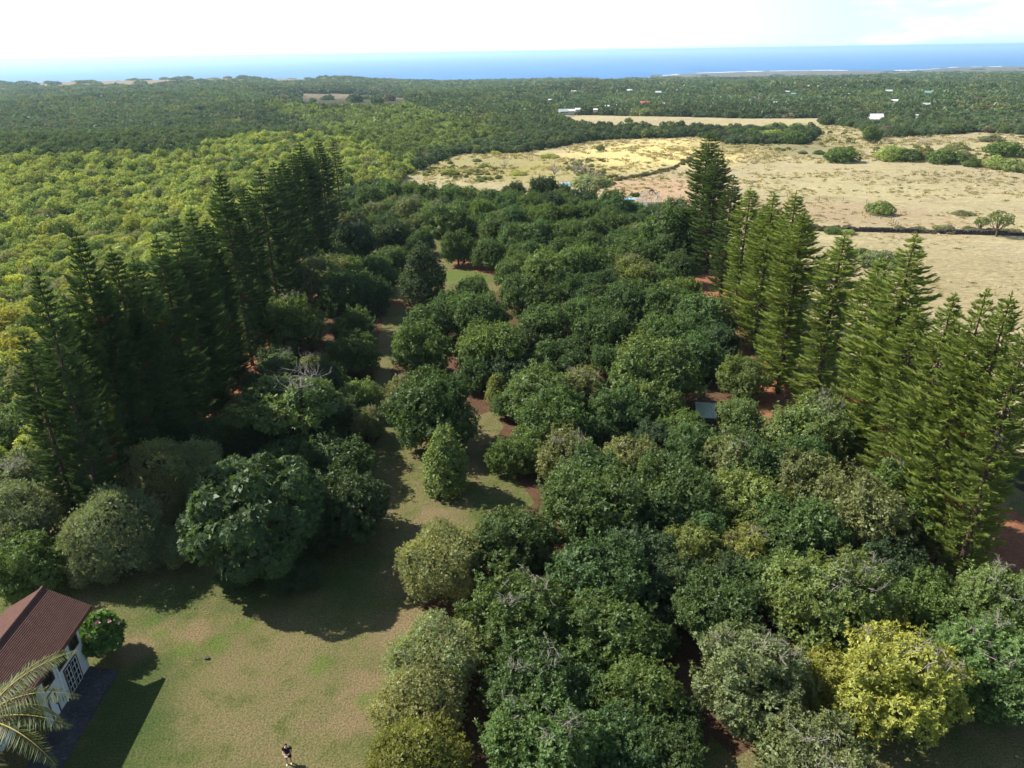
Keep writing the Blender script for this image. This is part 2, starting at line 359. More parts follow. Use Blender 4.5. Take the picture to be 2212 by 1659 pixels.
# --- pine
def pine(seed, Ht=22.0, RM=2.7, gap=.43, sparse=0.0, bare=.06):
    g = np.random.default_rng(seed); Vs = []; tr = []
    zt = np.linspace(0, Ht, 14); wob = np.cumsum(g.normal(0, .03, (14, 2)), 0)
    tr.append((np.c_[wob, zt], .27 * (1 - zt / Ht) ** .8 + .02))
    tv, tf = tubes_np(tr, 7)
    INP, IND, INC = [], [], []; br = []; P0, D0, UP, Ln, CL, BR = [], [], [], [], [], []
    z = Ht * bare
    lenmod = 1.0
    while z < Ht - .25:
        t = z / Ht
        prof = min(1.0, ((1 - t) / .24) ** .75) * (.72 + .28 * min(1, t / .25)) if t > 0 else 1
        prof = max(prof, .10)
        if g.uniform() < .12: lenmod = g.uniform(.7, 1.12)
        nb = 6 if t < .85 else 5; a0 = g.uniform(0, 6.28)
        for b in range(nb):
            if g.uniform() < sparse + .04: continue
            a = a0 + b * 6.283 / nb + g.normal(0, .15); l = RM * prof * g.uniform(.72, 1.15) * lenmod
            dx, dy = math.cos(a), math.sin(a); rise = g.uniform(-.06, .07) + .30 * max(0, t - .8)
            ts = np.linspace(0, 1, 5); x = ts * l; zz = z + l * (rise * ts - .17 * np.sin(ts * 2.6) + .17 * ts ** 3) - .1
            cx = np.interp(z, zt, wob[:, 0]); cyy = np.interp(z, zt, wob[:, 1])
            pts = np.c_[cx + dx * x, cyy + dy * x, zz]; br.append((pts, np.array([.035, .028, .02, .014, .008])))
            cl = g.uniform(0, 1); brown = 1.0 if g.uniform() < .005 else 0.0
            m = max(6, int(l / .105)); f = np.linspace(.22 if t < .8 else .08, 1.0, m) ** .85
            q = np.c_[np.interp(f, ts, pts[:, 0]), np.interp(f, ts, pts[:, 1]), np.interp(f, ts, pts[:, 2])]
            side = np.array([-dy, dx, 0]); fw = np.array([dx, dy, 0])
            mi = max(2, int(l / .5)); fi = g.uniform(.12, .62, mi); qi = np.c_[np.interp(fi, ts, pts[:, 0]), np.interp(fi, ts, pts[:, 1]), np.interp(fi, ts, pts[:, 2])]; INP.append(qi); IND.append(unit(fw + side * g.normal(0, .8, mi)[:, None] + np.array([0, 0, .15]))); INC.append(np.full(mi, cl))
            for s in (-1, 1):
                ang = g.uniform(.55, 1.0, m)[:, None]; bl = (.30 + .42 * np.sin(np.clip(f, 0, 1) * 2.6)) * g.uniform(.75, 1.2, m) * min(1.15, .5 + l / 3.5)
                d = unit(fw * np.cos(ang) + side * s * np.sin(ang) + np.array([0, 0, 1]) * g.uniform(.15, .55, m)[:, None])
                P0.append(q); D0.append(d); Ln.append(bl); CL.append(np.full(m, cl)); BR.append(np.full(m, brown))
        z += gap * g.uniform(.8, 1.2)
    # leader tuft
    k = 40; q = np.c_[np.full(k, wob[-1, 0]), np.full(k, wob[-1, 1]), g.uniform(Ht - 1.3, Ht, k)]; d = unit(g.normal(size=(k, 3)) * np.array([1, 1, .3]) + np.array([0, 0, .8]))
    P0.append(q); D0.append(d); Ln.append(g.uniform(.25, .5, k)); CL.append(np.full(k, .8)); BR.append(np.zeros(k))
    P0, D0, Ln, CL, BR = map(np.concatenate, (P0, D0, Ln, CL, BR))
    S1 = unit(np.cross(D0, np.array([0, 0, 1.]) + g.normal(size=D0.shape) * .2)); S2 = unit(np.cross(D0, S1))
    Vv, Ff, vv = [], [], []
    r = np.clip(g.normal(.5, .2, len(P0)), 0, 1); var = np.repeat(np.stack([r, CL * .8, BR], 1), 4, 0)
    A1 = leaves(P0, D0, S1, Ln, .105 + 0 * Ln, .1); A2 = leaves(P0, D0, S2, Ln, .09 + 0 * Ln, .1)
    INP, IND, INC = map(np.concatenate, (INP, IND, INC)); SI = unit(np.cross(IND, np.array([0, 0, 1.]) + g.normal(size=IND.shape) * .5)); A3 = leaves(INP, IND, SI, g.uniform(.5, .9, len(INP)), g.uniform(.22, .36, len(INP)), .15); v3 = np.repeat(np.stack([g.uniform(.2, .6, len(INP)), INC * .8, INC * 0], 1), 4, 0)
    V, F, var = merge([(A1[0], A1[1], var), (A2[0], A2[1], var), (A3[0], A3[1], v3)])
    bv, bf = tubes_np(br, 3)
    tv2 = np.concatenate([tv, bv]); tf2 = np.concatenate([tf, bf + len(tv)])
    return npmesh('crown', V, F, M_NEEDLE, var), npmesh('trunk', tv2, tf2, M_PBARK, smooth=True)

# ================================================================== GROUND
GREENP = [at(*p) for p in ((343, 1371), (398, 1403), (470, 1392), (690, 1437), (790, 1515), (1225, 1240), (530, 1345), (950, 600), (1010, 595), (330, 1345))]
DRYP = [at(*p) for p in ((290, 1400), (840, 1250), (800, 1480), (760, 1545), (940, 1120), (1000, 1010), (420, 1370), (880, 1370))]
def ground_mat():
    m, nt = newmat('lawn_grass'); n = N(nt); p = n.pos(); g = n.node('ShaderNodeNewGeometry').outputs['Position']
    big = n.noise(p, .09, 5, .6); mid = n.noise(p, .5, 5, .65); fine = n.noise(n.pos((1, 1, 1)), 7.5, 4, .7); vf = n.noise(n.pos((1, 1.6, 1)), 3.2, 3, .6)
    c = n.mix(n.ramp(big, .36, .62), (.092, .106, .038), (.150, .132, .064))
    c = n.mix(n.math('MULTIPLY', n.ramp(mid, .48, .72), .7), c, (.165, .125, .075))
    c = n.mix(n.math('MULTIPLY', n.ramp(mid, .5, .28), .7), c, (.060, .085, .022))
    wob = n.vmath('ADD', g, n.vmath('SCALE', n.node('ShaderNodeTexNoise').outputs['Color']).outputs[0])
    nz = n.math('MULTIPLY', n.math('SUBTRACT', n.noise(p, .9, 4, .6), .5), 2.6)
    for q, r in zip(DRYP, (2.2, 3.2, 2.6, 2.4, 2.6, 3.0, 1.8, 3.5)):
        d = n.vmath('DISTANCE', g, tuple(q)).outputs['Value']; d = n.math('ADD', d, n.math('MULTIPLY', nz, 1.4)); c = n.mix(n.math('MULTIPLY', n.ramp(d, r, r * .3), .7), c, (.19, .14, .085))
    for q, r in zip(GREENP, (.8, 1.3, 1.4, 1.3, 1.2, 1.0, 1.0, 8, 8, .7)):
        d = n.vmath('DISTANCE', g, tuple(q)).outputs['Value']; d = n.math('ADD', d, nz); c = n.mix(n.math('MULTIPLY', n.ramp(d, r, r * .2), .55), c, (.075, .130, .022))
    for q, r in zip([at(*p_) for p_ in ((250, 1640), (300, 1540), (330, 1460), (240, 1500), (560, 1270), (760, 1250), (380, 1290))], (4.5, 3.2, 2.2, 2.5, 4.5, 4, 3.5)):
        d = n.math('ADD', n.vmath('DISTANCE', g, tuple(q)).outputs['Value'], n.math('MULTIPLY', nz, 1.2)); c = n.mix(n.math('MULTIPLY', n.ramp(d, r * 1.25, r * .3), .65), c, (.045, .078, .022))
    c = n.mix(.85, c, n.mix(n.ramp(fine, .3, .7), (.55, .55, .55), (1.45, 1.45, 1.4)), 'MULTIPLY')
    n.finish(c, .95, .05, n.math('ADD', fine, vf), .10, .9); return m
def dirt_mat(name, a, b, c_, sc=1.0):
    m, nt = newmat(name); n = N(nt); p = n.pos()
    f = n.noise(p, .6 * sc, 5, .65); g2 = n.noise(p, 6 * sc, 4, .75); c = n.mix(n.ramp(f, .3, .7), a, b); c = n.mix(n.ramp(g2, .45, .7), c, c_)
    n.finish(c, .95, .05, g2, .08, .9); return m
def pasture_mat():
    m, nt = newmat('dry_pasture'); n = N(nt); p = n.pos(); g = n.node('ShaderNodeNewGeometry').outputs['Position']
    big = n.noise(p, .012, 5, .6); mid = n.noise(n.pos((1, .55, 1)), .09, 6, .7, .8); st = n.noise(n.pos((.35, 1.3, 1)), .30, 5, .75, 1.0); fine = n.noise(n.pos((.6, 1.2, 1)), 1.3, 4, .8)
    c = n.mix(n.ramp(big, .38, .62), (.345, .295, .190), (.385, .34, .20))
    c = n.mix(n.math('MULTIPLY', n.ramp(mid, .52, .72), .7), c, (.17, .155, .06))
    c = n.mix(n.math('MULTIPLY', n.ramp(st, .5, .7), .55), c, (.52, .42, .23))
    c = n.mix(n.math('MULTIPLY', n.ramp(st, .47, .32), .6), c, (.20, .18, .085))
    def zone(px, py, r, col, k):
        nonlocal c
        q = at(px, py); d = n.vmath('DISTANCE', g, tuple(q)).outputs['Value']; d = n.math('ADD', d, n.math('MULTIPLY', n.math('SUBTRACT', mid, .5), r * 1.2)); c = n.mix(n.math('MULTIPLY', n.ramp(d, r, r * .5), k), c, col)
    zone(1400, 335, 60, (.64, .52, .22), .7); zone(1480, 318, 60, (.64, .52, .22), .65); zone(1300, 360, 40, (.56, .48, .20), .5); zone(1040, 355, 55, (.24, .225, .07), .5); zone(1180, 375, 45, (.27, .24, .08), .5)
    zone(1430, 405, 30, (.42, .29, .19), .85); zone(1480, 440, 26, (.42, .29, .19), .85); zone(1660, 318, 50, (.15, .15, .075), .6); zone(1700, 300, 40, (.17, .15, .08), .6)
    zone(2000, 600, 40, (.30, .25, .135), .5); zone(1800, 455, 26, (.33, .255, .165), .7); zone(1950, 480, 30, (.33, .255, .165), .6)
    c = n.mix(.8, c, n.mix(n.ramp(fine, .3, .7), (.62, .62, .62), (1.35, 1.35, 1.35)), 'MULTIPLY')
    n.finish(c, .95, .05, n.math('ADD', st, fine), .6, .8); return m
def floor_mat():
    m, nt = newmat('terrain_ground'); n = N(nt); p = n.pos(); g = n.node('ShaderNodeNewGeometry').outputs['Position']; sx = n.node('ShaderNodeSeparateXYZ'); nt.links.new(g, sx.inputs[0])
    f = n.noise(p, .006, 6, .65); h = n.noise(p, .05, 5, .7)
    c = n.mix(n.ramp(h, .35, .65), (.030, .040, .018), (.070, .060, .035))
    c = n.mix(n.ramp(f, .55, .68), c, (.12, .095, .06)); c = n.mix(n.ramp(n.math('ADD', sx.outputs[1], n.math('MULTIPLY', h, 500)), 1500, 2000), c, n.mix(n.ramp(h, .35, .65), (.17, .13, .09), (.25, .20, .14)))
    far = n.ramp(n.math('ADD', sx.outputs[1], n.math('MULTIPLY', f, 900)), 3500, 4200)
    lava = n.mix(n.ramp(n.noise(n.pos((1, .35, 1)), .009, 6, .7), .4, .65), (.075, .070, .072), (.17, .145, .13))
    c = n.mix(far, c, lava); n.finish(c, .95, .05, h, 1.0, .5); return m
M_FLOOR, M_LAWN, M_PAST = floor_mat(), ground_mat(), pasture_mat()
M_RED = dirt_mat('red_needle_litter', (.17, .070, .040), (.24, .105, .060), (.30, .16, .10))
M_LITTER = dirt_mat('brown_leaf_litter', (.065, .036, .022), (.10, .058, .036), (.14, .09, .06))

# terrain: polar sheet round the camera
fr = np.concatenate([[0.01, 4, 8], np.geomspace(12, 9500, 330)]); az = np.concatenate([np.linspace(-180, -60, 50)[:-1], np.linspace(-60, 60, 361), np.linspace(60, 180, 50)[1:-1]]); azr = np.radians(az)
X = np.outer(fr, np.sin(azr)); Y = np.outer(fr, np.cos(azr)); Z = T(X, Y)
nr, na = X.shape; I = np.arange(nr - 1)[:, None] * na; J = np.arange(na)[None]; J2 = (J + 1) % na
F = np.stack([I + J, I + J2, I + na + J2, I + na + J], -1).reshape(-1, 4)
me = npmesh('terrain', np.stack([X, Y, Z], -1).reshape(-1, 3), F[:, ::-1].copy(), M_FLOOR, smooth=True); tag(link('terrain', me), 'long wooded slope running down to the coast', kind='structure')

def drape(name, poly, step, off, mat, jit=0.0, label=None, holes=()):
    """ground sheet: world polygon filled with a jittered grid, lying off metres above the terrain"""
    pts = []
    n = len(poly)
    for i in range(n):
        a, b = poly[i], poly[(i + 1) % n]; L_ = math.hypot(b[0] - a[0], b[1] - a[1]); k = max(1, int(L_ / step))
        for j in range(k):
            x = a[0] + (b[0] - a[0]) * j / k; y = a[1] + (b[1] - a[1]) * j / k
            if jit: x += jit * noise.noise((x * .45, y * .45, 1.7)) + .4 * jit * noise.noise((x * 2.1, y * 2.1, 5.)); y += jit * noise.noise((x * .45, y * .45, 9.7)) + .4 * jit * noise.noise((x * 2.1, y * 2.1, 2.))
            pts.append((x, y))
    ring = list(range(len(pts))); arr = np.array(pts); x0, y0 = arr.min(0); x1, y1 = arr.max(0)
    gx, gy = np.meshgrid(np.arange(x0 + step / 2, x1, step * 1.4), np.arange(y0 + step / 2, y1, step * 1.4)); gx = gx.ravel(); gy = gy.ravel()
    ok = inpoly(gx, gy, pts); v = [Vector(p) for p in pts] + [Vector((a, b)) for a, b in zip(gx[ok], gy[ok])]
    res = delaunay_2d_cdt(v, [], [ring], 1, 1e-4)
    co = np.array([(p.x, p.y) for p in res[0]]); z = T(co[:, 0], co[:, 1]) + off
    me = bpy.data.meshes.new(name); me.from_pydata([(a, b, c) for (a, b), c in zip(co.tolist(), z.tolist())], [], [f for f in res[2]])
    me.materials.append(mat)
    if len(me.polygons) and me.polygons[0].normal.z < 0: me.flip_normals()
    return tag(link(name, me), label, kind='structure')
def W(*pp): return [tuple(at(*p)[:2]) for p in pp]
# homestead lawn between the two rows of pines
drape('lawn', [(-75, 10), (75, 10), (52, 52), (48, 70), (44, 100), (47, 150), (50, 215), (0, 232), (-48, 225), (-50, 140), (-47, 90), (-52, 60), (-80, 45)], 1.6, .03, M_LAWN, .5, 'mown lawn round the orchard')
past_far = W((846, 410), (880, 374), (985, 334), (1130, 330), (1290, 303), (1510, 296), (1580, 312), (1745, 311), (1765, 290), (1745, 274), (1800, 268), (1850, 278), (1885, 298), (1960, 296), (2110, 286))
PAST = past_far + [(330, 430), (420, 300), (420, 60), (180, 30), (75, 34), (56, 60), (49.5, 100), (51, 150), (54, 215), (50, 236), (0, 246), (-30, 252)]
drape('pasture', PAST, 4.0, .06, M_PAST, 1.6, 'dry straw coloured pasture')
STRIPP = [(1195, 249), (1300, 250), (1500, 254), (1620, 257), (1775, 256), (1772, 276), (1640, 281), (1480, 278), (1330, 276), (1240, 272)]
drape('far_field', W(*STRIPP), 12, .3, M_PAST, 4, 'narrow dry field beyond the pasture')
LTRACK = W((748, 505), (722, 512), (640, 600), (610, 640), (572, 700), (500, 770), (455, 830), (420, 930), (330, 1060), (190, 1130), (180, 1195), (215, 1205), (270, 1150), (400, 1060), (500, 890), (560, 800), (610, 720), (640, 660), (690, 590), (735, 530))
drape('dirt_track', LTRACK, .9, .045, M_RED, .7, 'red needle-covered track beside the left pine row')
RTRACK = W((1505, 520), (1493, 560), (1500, 600), (1530, 680), (1575, 775), (1625, 870), (1680, 950), (1770, 1060), (1880, 1150), (1990, 1235), (2090, 1275), (2260, 1300), (2260, 1150), (2140, 1080), (1930, 960), (1800, 880), (1710, 830), (1640, 760), (1600, 680), (1570, 620), (1545, 540))
drape('dirt_track', RTRACK, .9, .045, M_RED, .7, 'red needle-covered track beside the right pine row')
drape('leaf_litter', W((935, 1300), (900, 1310), (1000, 1400), (1010, 1480), (990, 1560), (1010, 1670), (1090, 1670), (1080, 1500), (1100, 1400), (1000, 1310)), .6, .05, M_LITTER, .6, 'brown leaf litter along the orchard edge')
drape('leaf_litter', W((1400, 1300), (1440, 1400), (1500, 1500), (1530, 1570), (1600, 1600), (1620, 1560), (1560, 1480), (1500, 1400), (1460, 1290)), .6, .05, M_LITTER, .6, 'brown leaf litter between the front orchard trees')
drape('leaf_litter', W((880, 640), (840, 655), (900, 668), (960, 660), (950, 645)), .6, .05, M_RED, .5, 'red litter under the leaf-wrapped tree')
drape('leaf_litter', W((985, 560), (980, 573), (1040, 590), (1090, 600), (1060, 575)), .6, .05, M_RED, .5, 'red litter under the domed tree')

ORCHP = [(1100, 480), (1110, 600), (1010, 690), (875, 700), (845, 800), (850, 880), (900, 910), (1040, 900), (1075, 880), (1085, 1000), (1150, 1080), (1060, 1180), (1050, 1290), (1040, 1340), (1110, 1420), (1085, 1670), (1500, 1670), (1540, 1600), (1600, 1640), (1680, 1560), (1800, 1540), (2000, 1560), (2230, 1420), (2230, 1320), (1960, 1270), (1850, 1200), (1700, 1010), (1640, 900), (1560, 800), (1520, 700), (1480, 560), (1400, 470)]
drape('orchard_floor', W(*ORCHP), 1.1, .038, M_LITTER, .8, 'dark littered ground under the orchard trees')
ORCHL = [(745, 515), (770, 600), (830, 700), (800, 780), (825, 880), (815, 960), (690, 960), (640, 940), (560, 940), (520, 860), (590, 740), (640, 640), (700, 570)]
drape('orchard_floor', W(*ORCHL), 1.1, .04, M_LITTER, .8, 'brown littered ground under the left orchard trees')
# sea
def sea_mat():
    m, nt = newmat('sea_water'); n = N(nt); f = n.noise(n.pos((1, .25, 1)), .0022, 6, .7); f2 = n.noise(n.pos((1, .5, 1)), .02, 4, .7)
    c = n.mix(n.ramp(f, .35, .65), (.008, .115, .36), (.014, .15, .43)); c = n.mix(n.math('MULTIPLY', n.ramp(f2, .62, .75), .15), c, (.3, .45, .6))
    n.finish(c, .6, .12, f2, 2.0, .3); return m
k = 128; rr = [0.0, 3000, 30000, 400000]
V = [(0, 0, -160.0)] + [(r * math.sin(6.2832 * i / k), r * math.cos(6.2832 * i / k), -160.0) for r in rr[1:] for i in range(k)]
Fc = [(0, 1 + (i + 1) % k, 1 + i) for i in range(k)] + [(1 + j * k + i, 1 + j * k + (i + 1) % k, 1 + (j + 1) * k + (i + 1) % k, 1 + (j + 1) * k + i) for j in range(2) for i in range(k)]
me = bpy.data.meshes.new('sea'); me.from_pydata(V, [], Fc); me.materials.append(sea_mat()); tag(link('sea', me), 'deep blue ocean to the horizon', kind='structure')
# surf along the coast
fo = simple('surf_foam', (.8, .82, .82), .9, .1, .1, .02)
mb = MB(); g = np.random.default_rng(3)
for u in np.arange(.172, .62, .0016):
    if .425 < u < .485: continue
    yc = float(np.interp(u, CU, CY)); s = max(0, noise.noise((u * 60, 1.2, 0)) + .35) * (1.0 if u < .42 else .45)
    if s <= .1: continue
    for _ in range(2):
        y = yc + g.uniform(-30, 60); x = u * y + g.uniform(-6, 6); l = 9 * g.uniform(.6, 1.4); ww = 45 * s * g.uniform(.5, 1.3); h = 1.8
        mb.add([(x - l, y - ww, -160), (x + l, y - ww * .8, -160), (x + l, y + ww, -160), (x - l, y + ww * .8, -160), (x, y, -160 + h * 1.6)], [(0, 1, 4), (1, 2, 4), (2, 3, 4), (3, 0, 4)])
tag(mb.build('surf', fo), 'white surf breaking along the lava shore', kind='stuff')

# ================================================================== TREE LIBRARY
LIB = {}
for i in range(5): LIB['orchard', i] = crown(100 + i, 'orchard')
for i in range(2): LIB['fine', i] = crown(200 + i, 'fine')
LIB['mango', 0] = crown(300, 'mango', 7.6, 6.7)
for i in range(2): LIB['spread', i] = crown(400 + i, 'spread', 5.0, 4.0)
LIB['column', 0] = crown(500, 'column', 2.3, 3.6); LIB['column', 1] = crown(501, 'column', 3.3, 3.9)
LIB['airy', 0] = crown(600, 'airy', 3.0, 3.0)
NV = dict(orchard=5, fine=2, mango=1, spread=2, column=2, airy=1)
RXK = dict(orchard=4.0, fine=4.0, mango=7.6, spread=5.0, column=2.3, airy=3.0); RZK = dict(orchard=3.6, fine=3.6, mango=6.7, spread=4.0, column=3.6, airy=3.0)
COLS = dict(m=(.080, .134, .046), d=(.058, .092, .042), l=(.145, .198, .064), b=(.120, .180, .048), g=(.165, .195, .085), y=(.30, .315, .070), v=(.185, .215, .060),
            o=(.27, .30, .145), s=(.20, .235, .135), mg=(.058, .108, .042), k=(.102, .160, .048))
CNAME = dict(m='dark green', d='very dark green', l='light green', b='bright green', g='grey-green', y='golden yellow', v='yellow-green', o='olive green', s='silvery green', mg='deep green', k='mid green')
used = []; labels = set(); COUNT = 0
PEND = []
def tree(px, py, wd, kind, col, label=None, cat='tree', group=None, dead=False, hs=1.0, name=None, var=None, zoff=None, onbase=False):
    """crown centred on the ray through (px,py); wd its apparent width"""
    global COUNT
    COUNT += 1; v = (COUNT * 7 + int(px)) % NV[kind] if var is None else var
    rx = RXK[kind] if not (kind == 'column' and v == 1) else 3.3; rz = RZK[kind] if not (kind == 'column' and v == 1) else 3.9
    h = 3.5
    for _ in range(4):
        p = at(px, py, h); _, _, dep = proj(p.x, p.y, p.z + h); r = wd * .5 / 1593 * float(dep); s = r / (rx * (1.0 if kind != 'orchard' else .97)); zs = s * hs; h = rz * zs * (1.0 if kind not in ('spread', 'airy') else 1.15)
    nm = name or dict(orchard='orchard_tree', fine='olive_tree', mango='mango_tree', spread='spreading_tree', column='conical_tree', airy='young_tree')[kind]
    root = empty(nm, (p.x, p.y, p.z - .05), rnd.uniform(0, 6.28), (s * rnd.uniform(.93, 1.1) , s * rnd.uniform(.93, 1.1), zs * (rnd.uniform(.90, 1.05) if kind == 'orchard' else 1)))
    c = COLS[col]; j = rnd.uniform(.86, 1.16); j2 = rnd.uniform(.93, 1.09)
    cr, tr, tw = LIB[kind, v]
    o = link('crown', cr, root); o.color = (c[0] * j * j2, c[1] * j, c[2] * j / j2, 1); link('trunk', tr, root)
    if dead and rnd.random() < .8: link('bare_twigs', tw, root)['kind'] = 'stuff'
    used.append((p.x, p.y, r))
    if not label:
        PEND.append((root, px, py, '%s %s' % (CNAME[col], {'orchard': 'round-crowned tree', 'fine': 'fine-leaved tree', 'spread': 'open spreading tree', 'column': 'conical tree', 'airy': 'thin young tree', 'mango': 'dense tree'}[kind] + (' with bare twigs' if dead else '')), 'tree'))
    tag(root, label, cat, group); return root

# ---- orchard, listed from the photograph
OG = 'orchard trees between the two pine rows'
def c1(x, y, w_): return 724.7 + .378 * x, 362.4 + .378 * y, .378 * w_
def c2(x, y, w_): return 752.6 + .4033 * x, 641 + .4033 * y, .4033 * w_
def c3(x, y, w_): return 947.7 + .5716 * x, 975.6 + .5716 * y, .5716 * w_
def c4(x, y, w_): return 390.2 + .336 * x, 446 + .336 * y, .336 * w_
tree(*c3(1760, 870, 450), 'orchard', 'y', 'golden yellow-leaved orchard tree, the only yellow crown, front right', group=None, dead=True, var=1)
T3 = [(1470, 850, 250, 'y'), (1640, 640, 220, 'v'), (1200, 870, 390, 'g', 1), (1425, 1170, 380, 'g', 1), (1830, 560, 230, 'b'), (2130, 590, 320, 'l', 1), (2100, 800, 360, 'k', 1), (2260, 700, 320, 'k'), (1460, 570, 400, 'l', 1),
      (1060, 610, 290, 'm'), (1270, 500, 260, 'm'), (290, 620, 390, 'k', 1), (640, 700, 350, 'k', 1), (815, 690, 170, 'm'), (340, 870, 370, 'm', 1), (770, 930, 300, 'k'), (890, 1040, 200, 'm'),
      (420, 1110, 400, 'k', 1), (690, 1090, 300, 'm'), (880, 1160, 260, 'm'), (560, 890, 220, 'm'), (600, 480, 350, 'm'), (290, 350, 310, 'm'), (560, 200, 380, 'm'),
      (880, 170, 320, 'm'), (1160, 190, 280, 'l'), (1190, 60, 260, 'm'), (1390, 130, 280, 'g', 1), (960, 390, 220, 'v'), (880, 480, 230, 'd'), (1180, 370, 220, 'v', 1), (1600, 260, 350, 'g', 1),
      (1790, 180, 310, 'b', 1), (1360, 310, 280, 'm'), (770, 560, 220, 'd'), (750, 400, 240, 'd'), (1700, 440, 240, 'd'), (1080, 480, 200, 'd'), (1000, 300, 220, 'm')]
for t in T3: tree(*c3(*t[:3]), 'orchard', t[3], group=OG, dead=len(t) > 4)
T2 = [(470, 620, 460, 'm'), (310, 500, 200, 'g', 1), (385, 290, 310, 'k'), (430, 150, 240, 'm'), (690, 100, 280, 'm'), (770, 290, 330, 'k'), (690, 410, 220, 'm'),
      (1060, 140, 270, 'm'), (1270, 80, 210, 'm'), (1130, 340, 270, 'm'), (1370, 200, 320, 'm'), (1390, 330, 190, 'm'), (1000, 510, 330, 'l'), (1250, 490, 260, 'g', 1), (1630, 430, 420, 'l'),
      (1560, 330, 250, 'l'), (1650, 560, 270, 'l'), (1450, 620, 320, 'm'), (1090, 650, 360, 'k'), (880, 570, 190, 'k'), (885, 860, 230, 'b'), (1160, 860, 330, 'g', 1), (1000, 770, 220, 'k'),
      (780, 830, 110, 'g'), (1510, 860, 300, 'g'), (1780, 720, 250, 'b'), (1870, 840, 290, 'm'), (1700, 970, 320, 'm'), (2110, 640, 260, 'l'), (2110, 430, 260, 'l'),
      (1910, 130, 290, 'm'), (1990, 260, 220, 'd'), (1850, 320, 270, 'm'), (1690, 230, 300, 'm'), (1480, 40, 280, 'm'), (1700, 70, 270, 'm'), (2080, 900, 330, 'g', 1), (1320, 720, 240, 'm'),
      (560, 60, 200, 'm'), (850, 420, 200, 'd'), (1640, 760, 220, 'd'), (1290, 970, 330, 'm'), (960, 380, 180, 'd'), (930, 250, 170, 'd')]
for t in T2: tree(*c2(*t[:3]), 'orchard', t[3], group=OG, dead=len(t) > 4)
T1 = [(1185, 125, 165, 'd'), (1022, 140, 135, 'd'), (1290, 140, 100, 'm'), (1420, 190, 170, 'd'), (1590, 230, 200, 'm'), (1790, 280, 150, 'm'), (1935, 240, 150, 'k'), (1930, 400, 340, 'k', 1), (1860, 500, 220, 'm'),
      (1950, 580, 200, 'm'), (1990, 730, 250, 'b'), (1700, 740, 240, 'm'), (1710, 620, 230, 'v', 1), (1680, 500, 240, 'm'), (1640, 410, 190, 'm'), (1410, 560, 270, 'k'), (1420, 720, 260, 'm'),
      (1185, 590, 260, 'l'), (1010, 600, 190, 'm'), (778, 705, 185, 'm'), (1070, 730, 250, 'm'), (800, 865, 300, 'm'), (875, 500, 190, 'm'), (830, 260, 150, 'b'), (780, 330, 120, 'b'),
      (610, 290, 220, 'l', 1), (430, 260, 170, 'g', 1), (310, 380, 190, 'd'), (500, 430, 150, 'm'), (330, 510, 170, 'm'), (250, 600, 230, 'm'), (100, 440, 240, 'd', 1), (90, 690, 300, 'm', 1), (1560, 330, 210, 'm'),
      (1450, 380, 210, 'm'), (1300, 400, 220, 'k'), (1170, 400, 230, 'm'), (1030, 420, 190, 'm'), (1190, 300, 170, 'b'), (1010, 310, 180, 'm'), (890, 350, 170, 'm'), (1330, 290, 170, 'k'), (1450, 280, 170, 'm'),
      (1100, 220, 160, 'm'), (980, 230, 170, 'm'), (1240, 220, 160, 'd'), (1350, 220, 150, 'm'), (1440, 470, 220, 'm'), (1560, 470, 220, 'm'), (1300, 480, 190, 'm'), (1100, 490, 180, 'm'), (880, 180, 140, 'k'),
      (760, 170, 130, 'k'), (640, 170, 150, 'k'), (530, 170, 150, 'k'), (420, 160, 140, 'k'), (310, 150, 150, 'k'), (200, 170, 150, 'k'), (660, 90 + 60, 130, 'k'), (230, 260, 150, 'g', 1), (130, 300, 140, 'k'), (80, 240, 130, 'k'),
      (720, 240, 110, 'k'), (540, 250, 120, 'g'), (1560, 640, 190, 'm'), (1840, 640, 200, 'k'), (1290, 640, 190, 'm'), (1560, 760, 230, 'm'), (1180, 760, 220, 'm'), (1860, 790, 220, 'm'), (1690, 330, 160, 'm'),
      (60, 360, 150, 'd')]
for t in T1: tree(*c1(*t[:3]), 'orchard', t[3], group=OG, dead=len(t) > 4)
tree(*c1(700, 465, 195), 'orchard', 'k', 'bright domed tree on a bare trunk at the head of the far lawn', hs=1.05)
tree(*c1(500, 620, 270), 'column', 'd', 'tall dark leaf-wrapped tree standing on the lawn corridor', var=1)
tree(*c1(1450, 95, 250), 'spread', 'o', 'wispy olive tree with open crown behind the far orchard edge', dead=True)
tree(*c2(520, 875, 245), 'column', 'l', 'lone small conical tree standing on the lawn corridor', var=0, hs=1.0)
tree(*c2(798, 490, 140), 'column', 'v', 'small yellow-green tree in the dark gap between two big crowns', var=0, hs=.7)
# lawn edge
tree(950, 1212, 178, 'fine', 'o', 'soft olive-green round tree at the lawn edge, the upper one', dead=False, hs=1.0)
tree(935, 1425, 190, 'fine', 'o', 'soft olive-green tree at the lawn edge, lower and larger')
tree(905, 1530, 200, 'fine', 'o', 'feathery pale tree at the bottom edge beside the lawn'); tree(900, 1640, 210, 'fine', 'v', 'feathery yellow-green tree cut by the bottom edge')
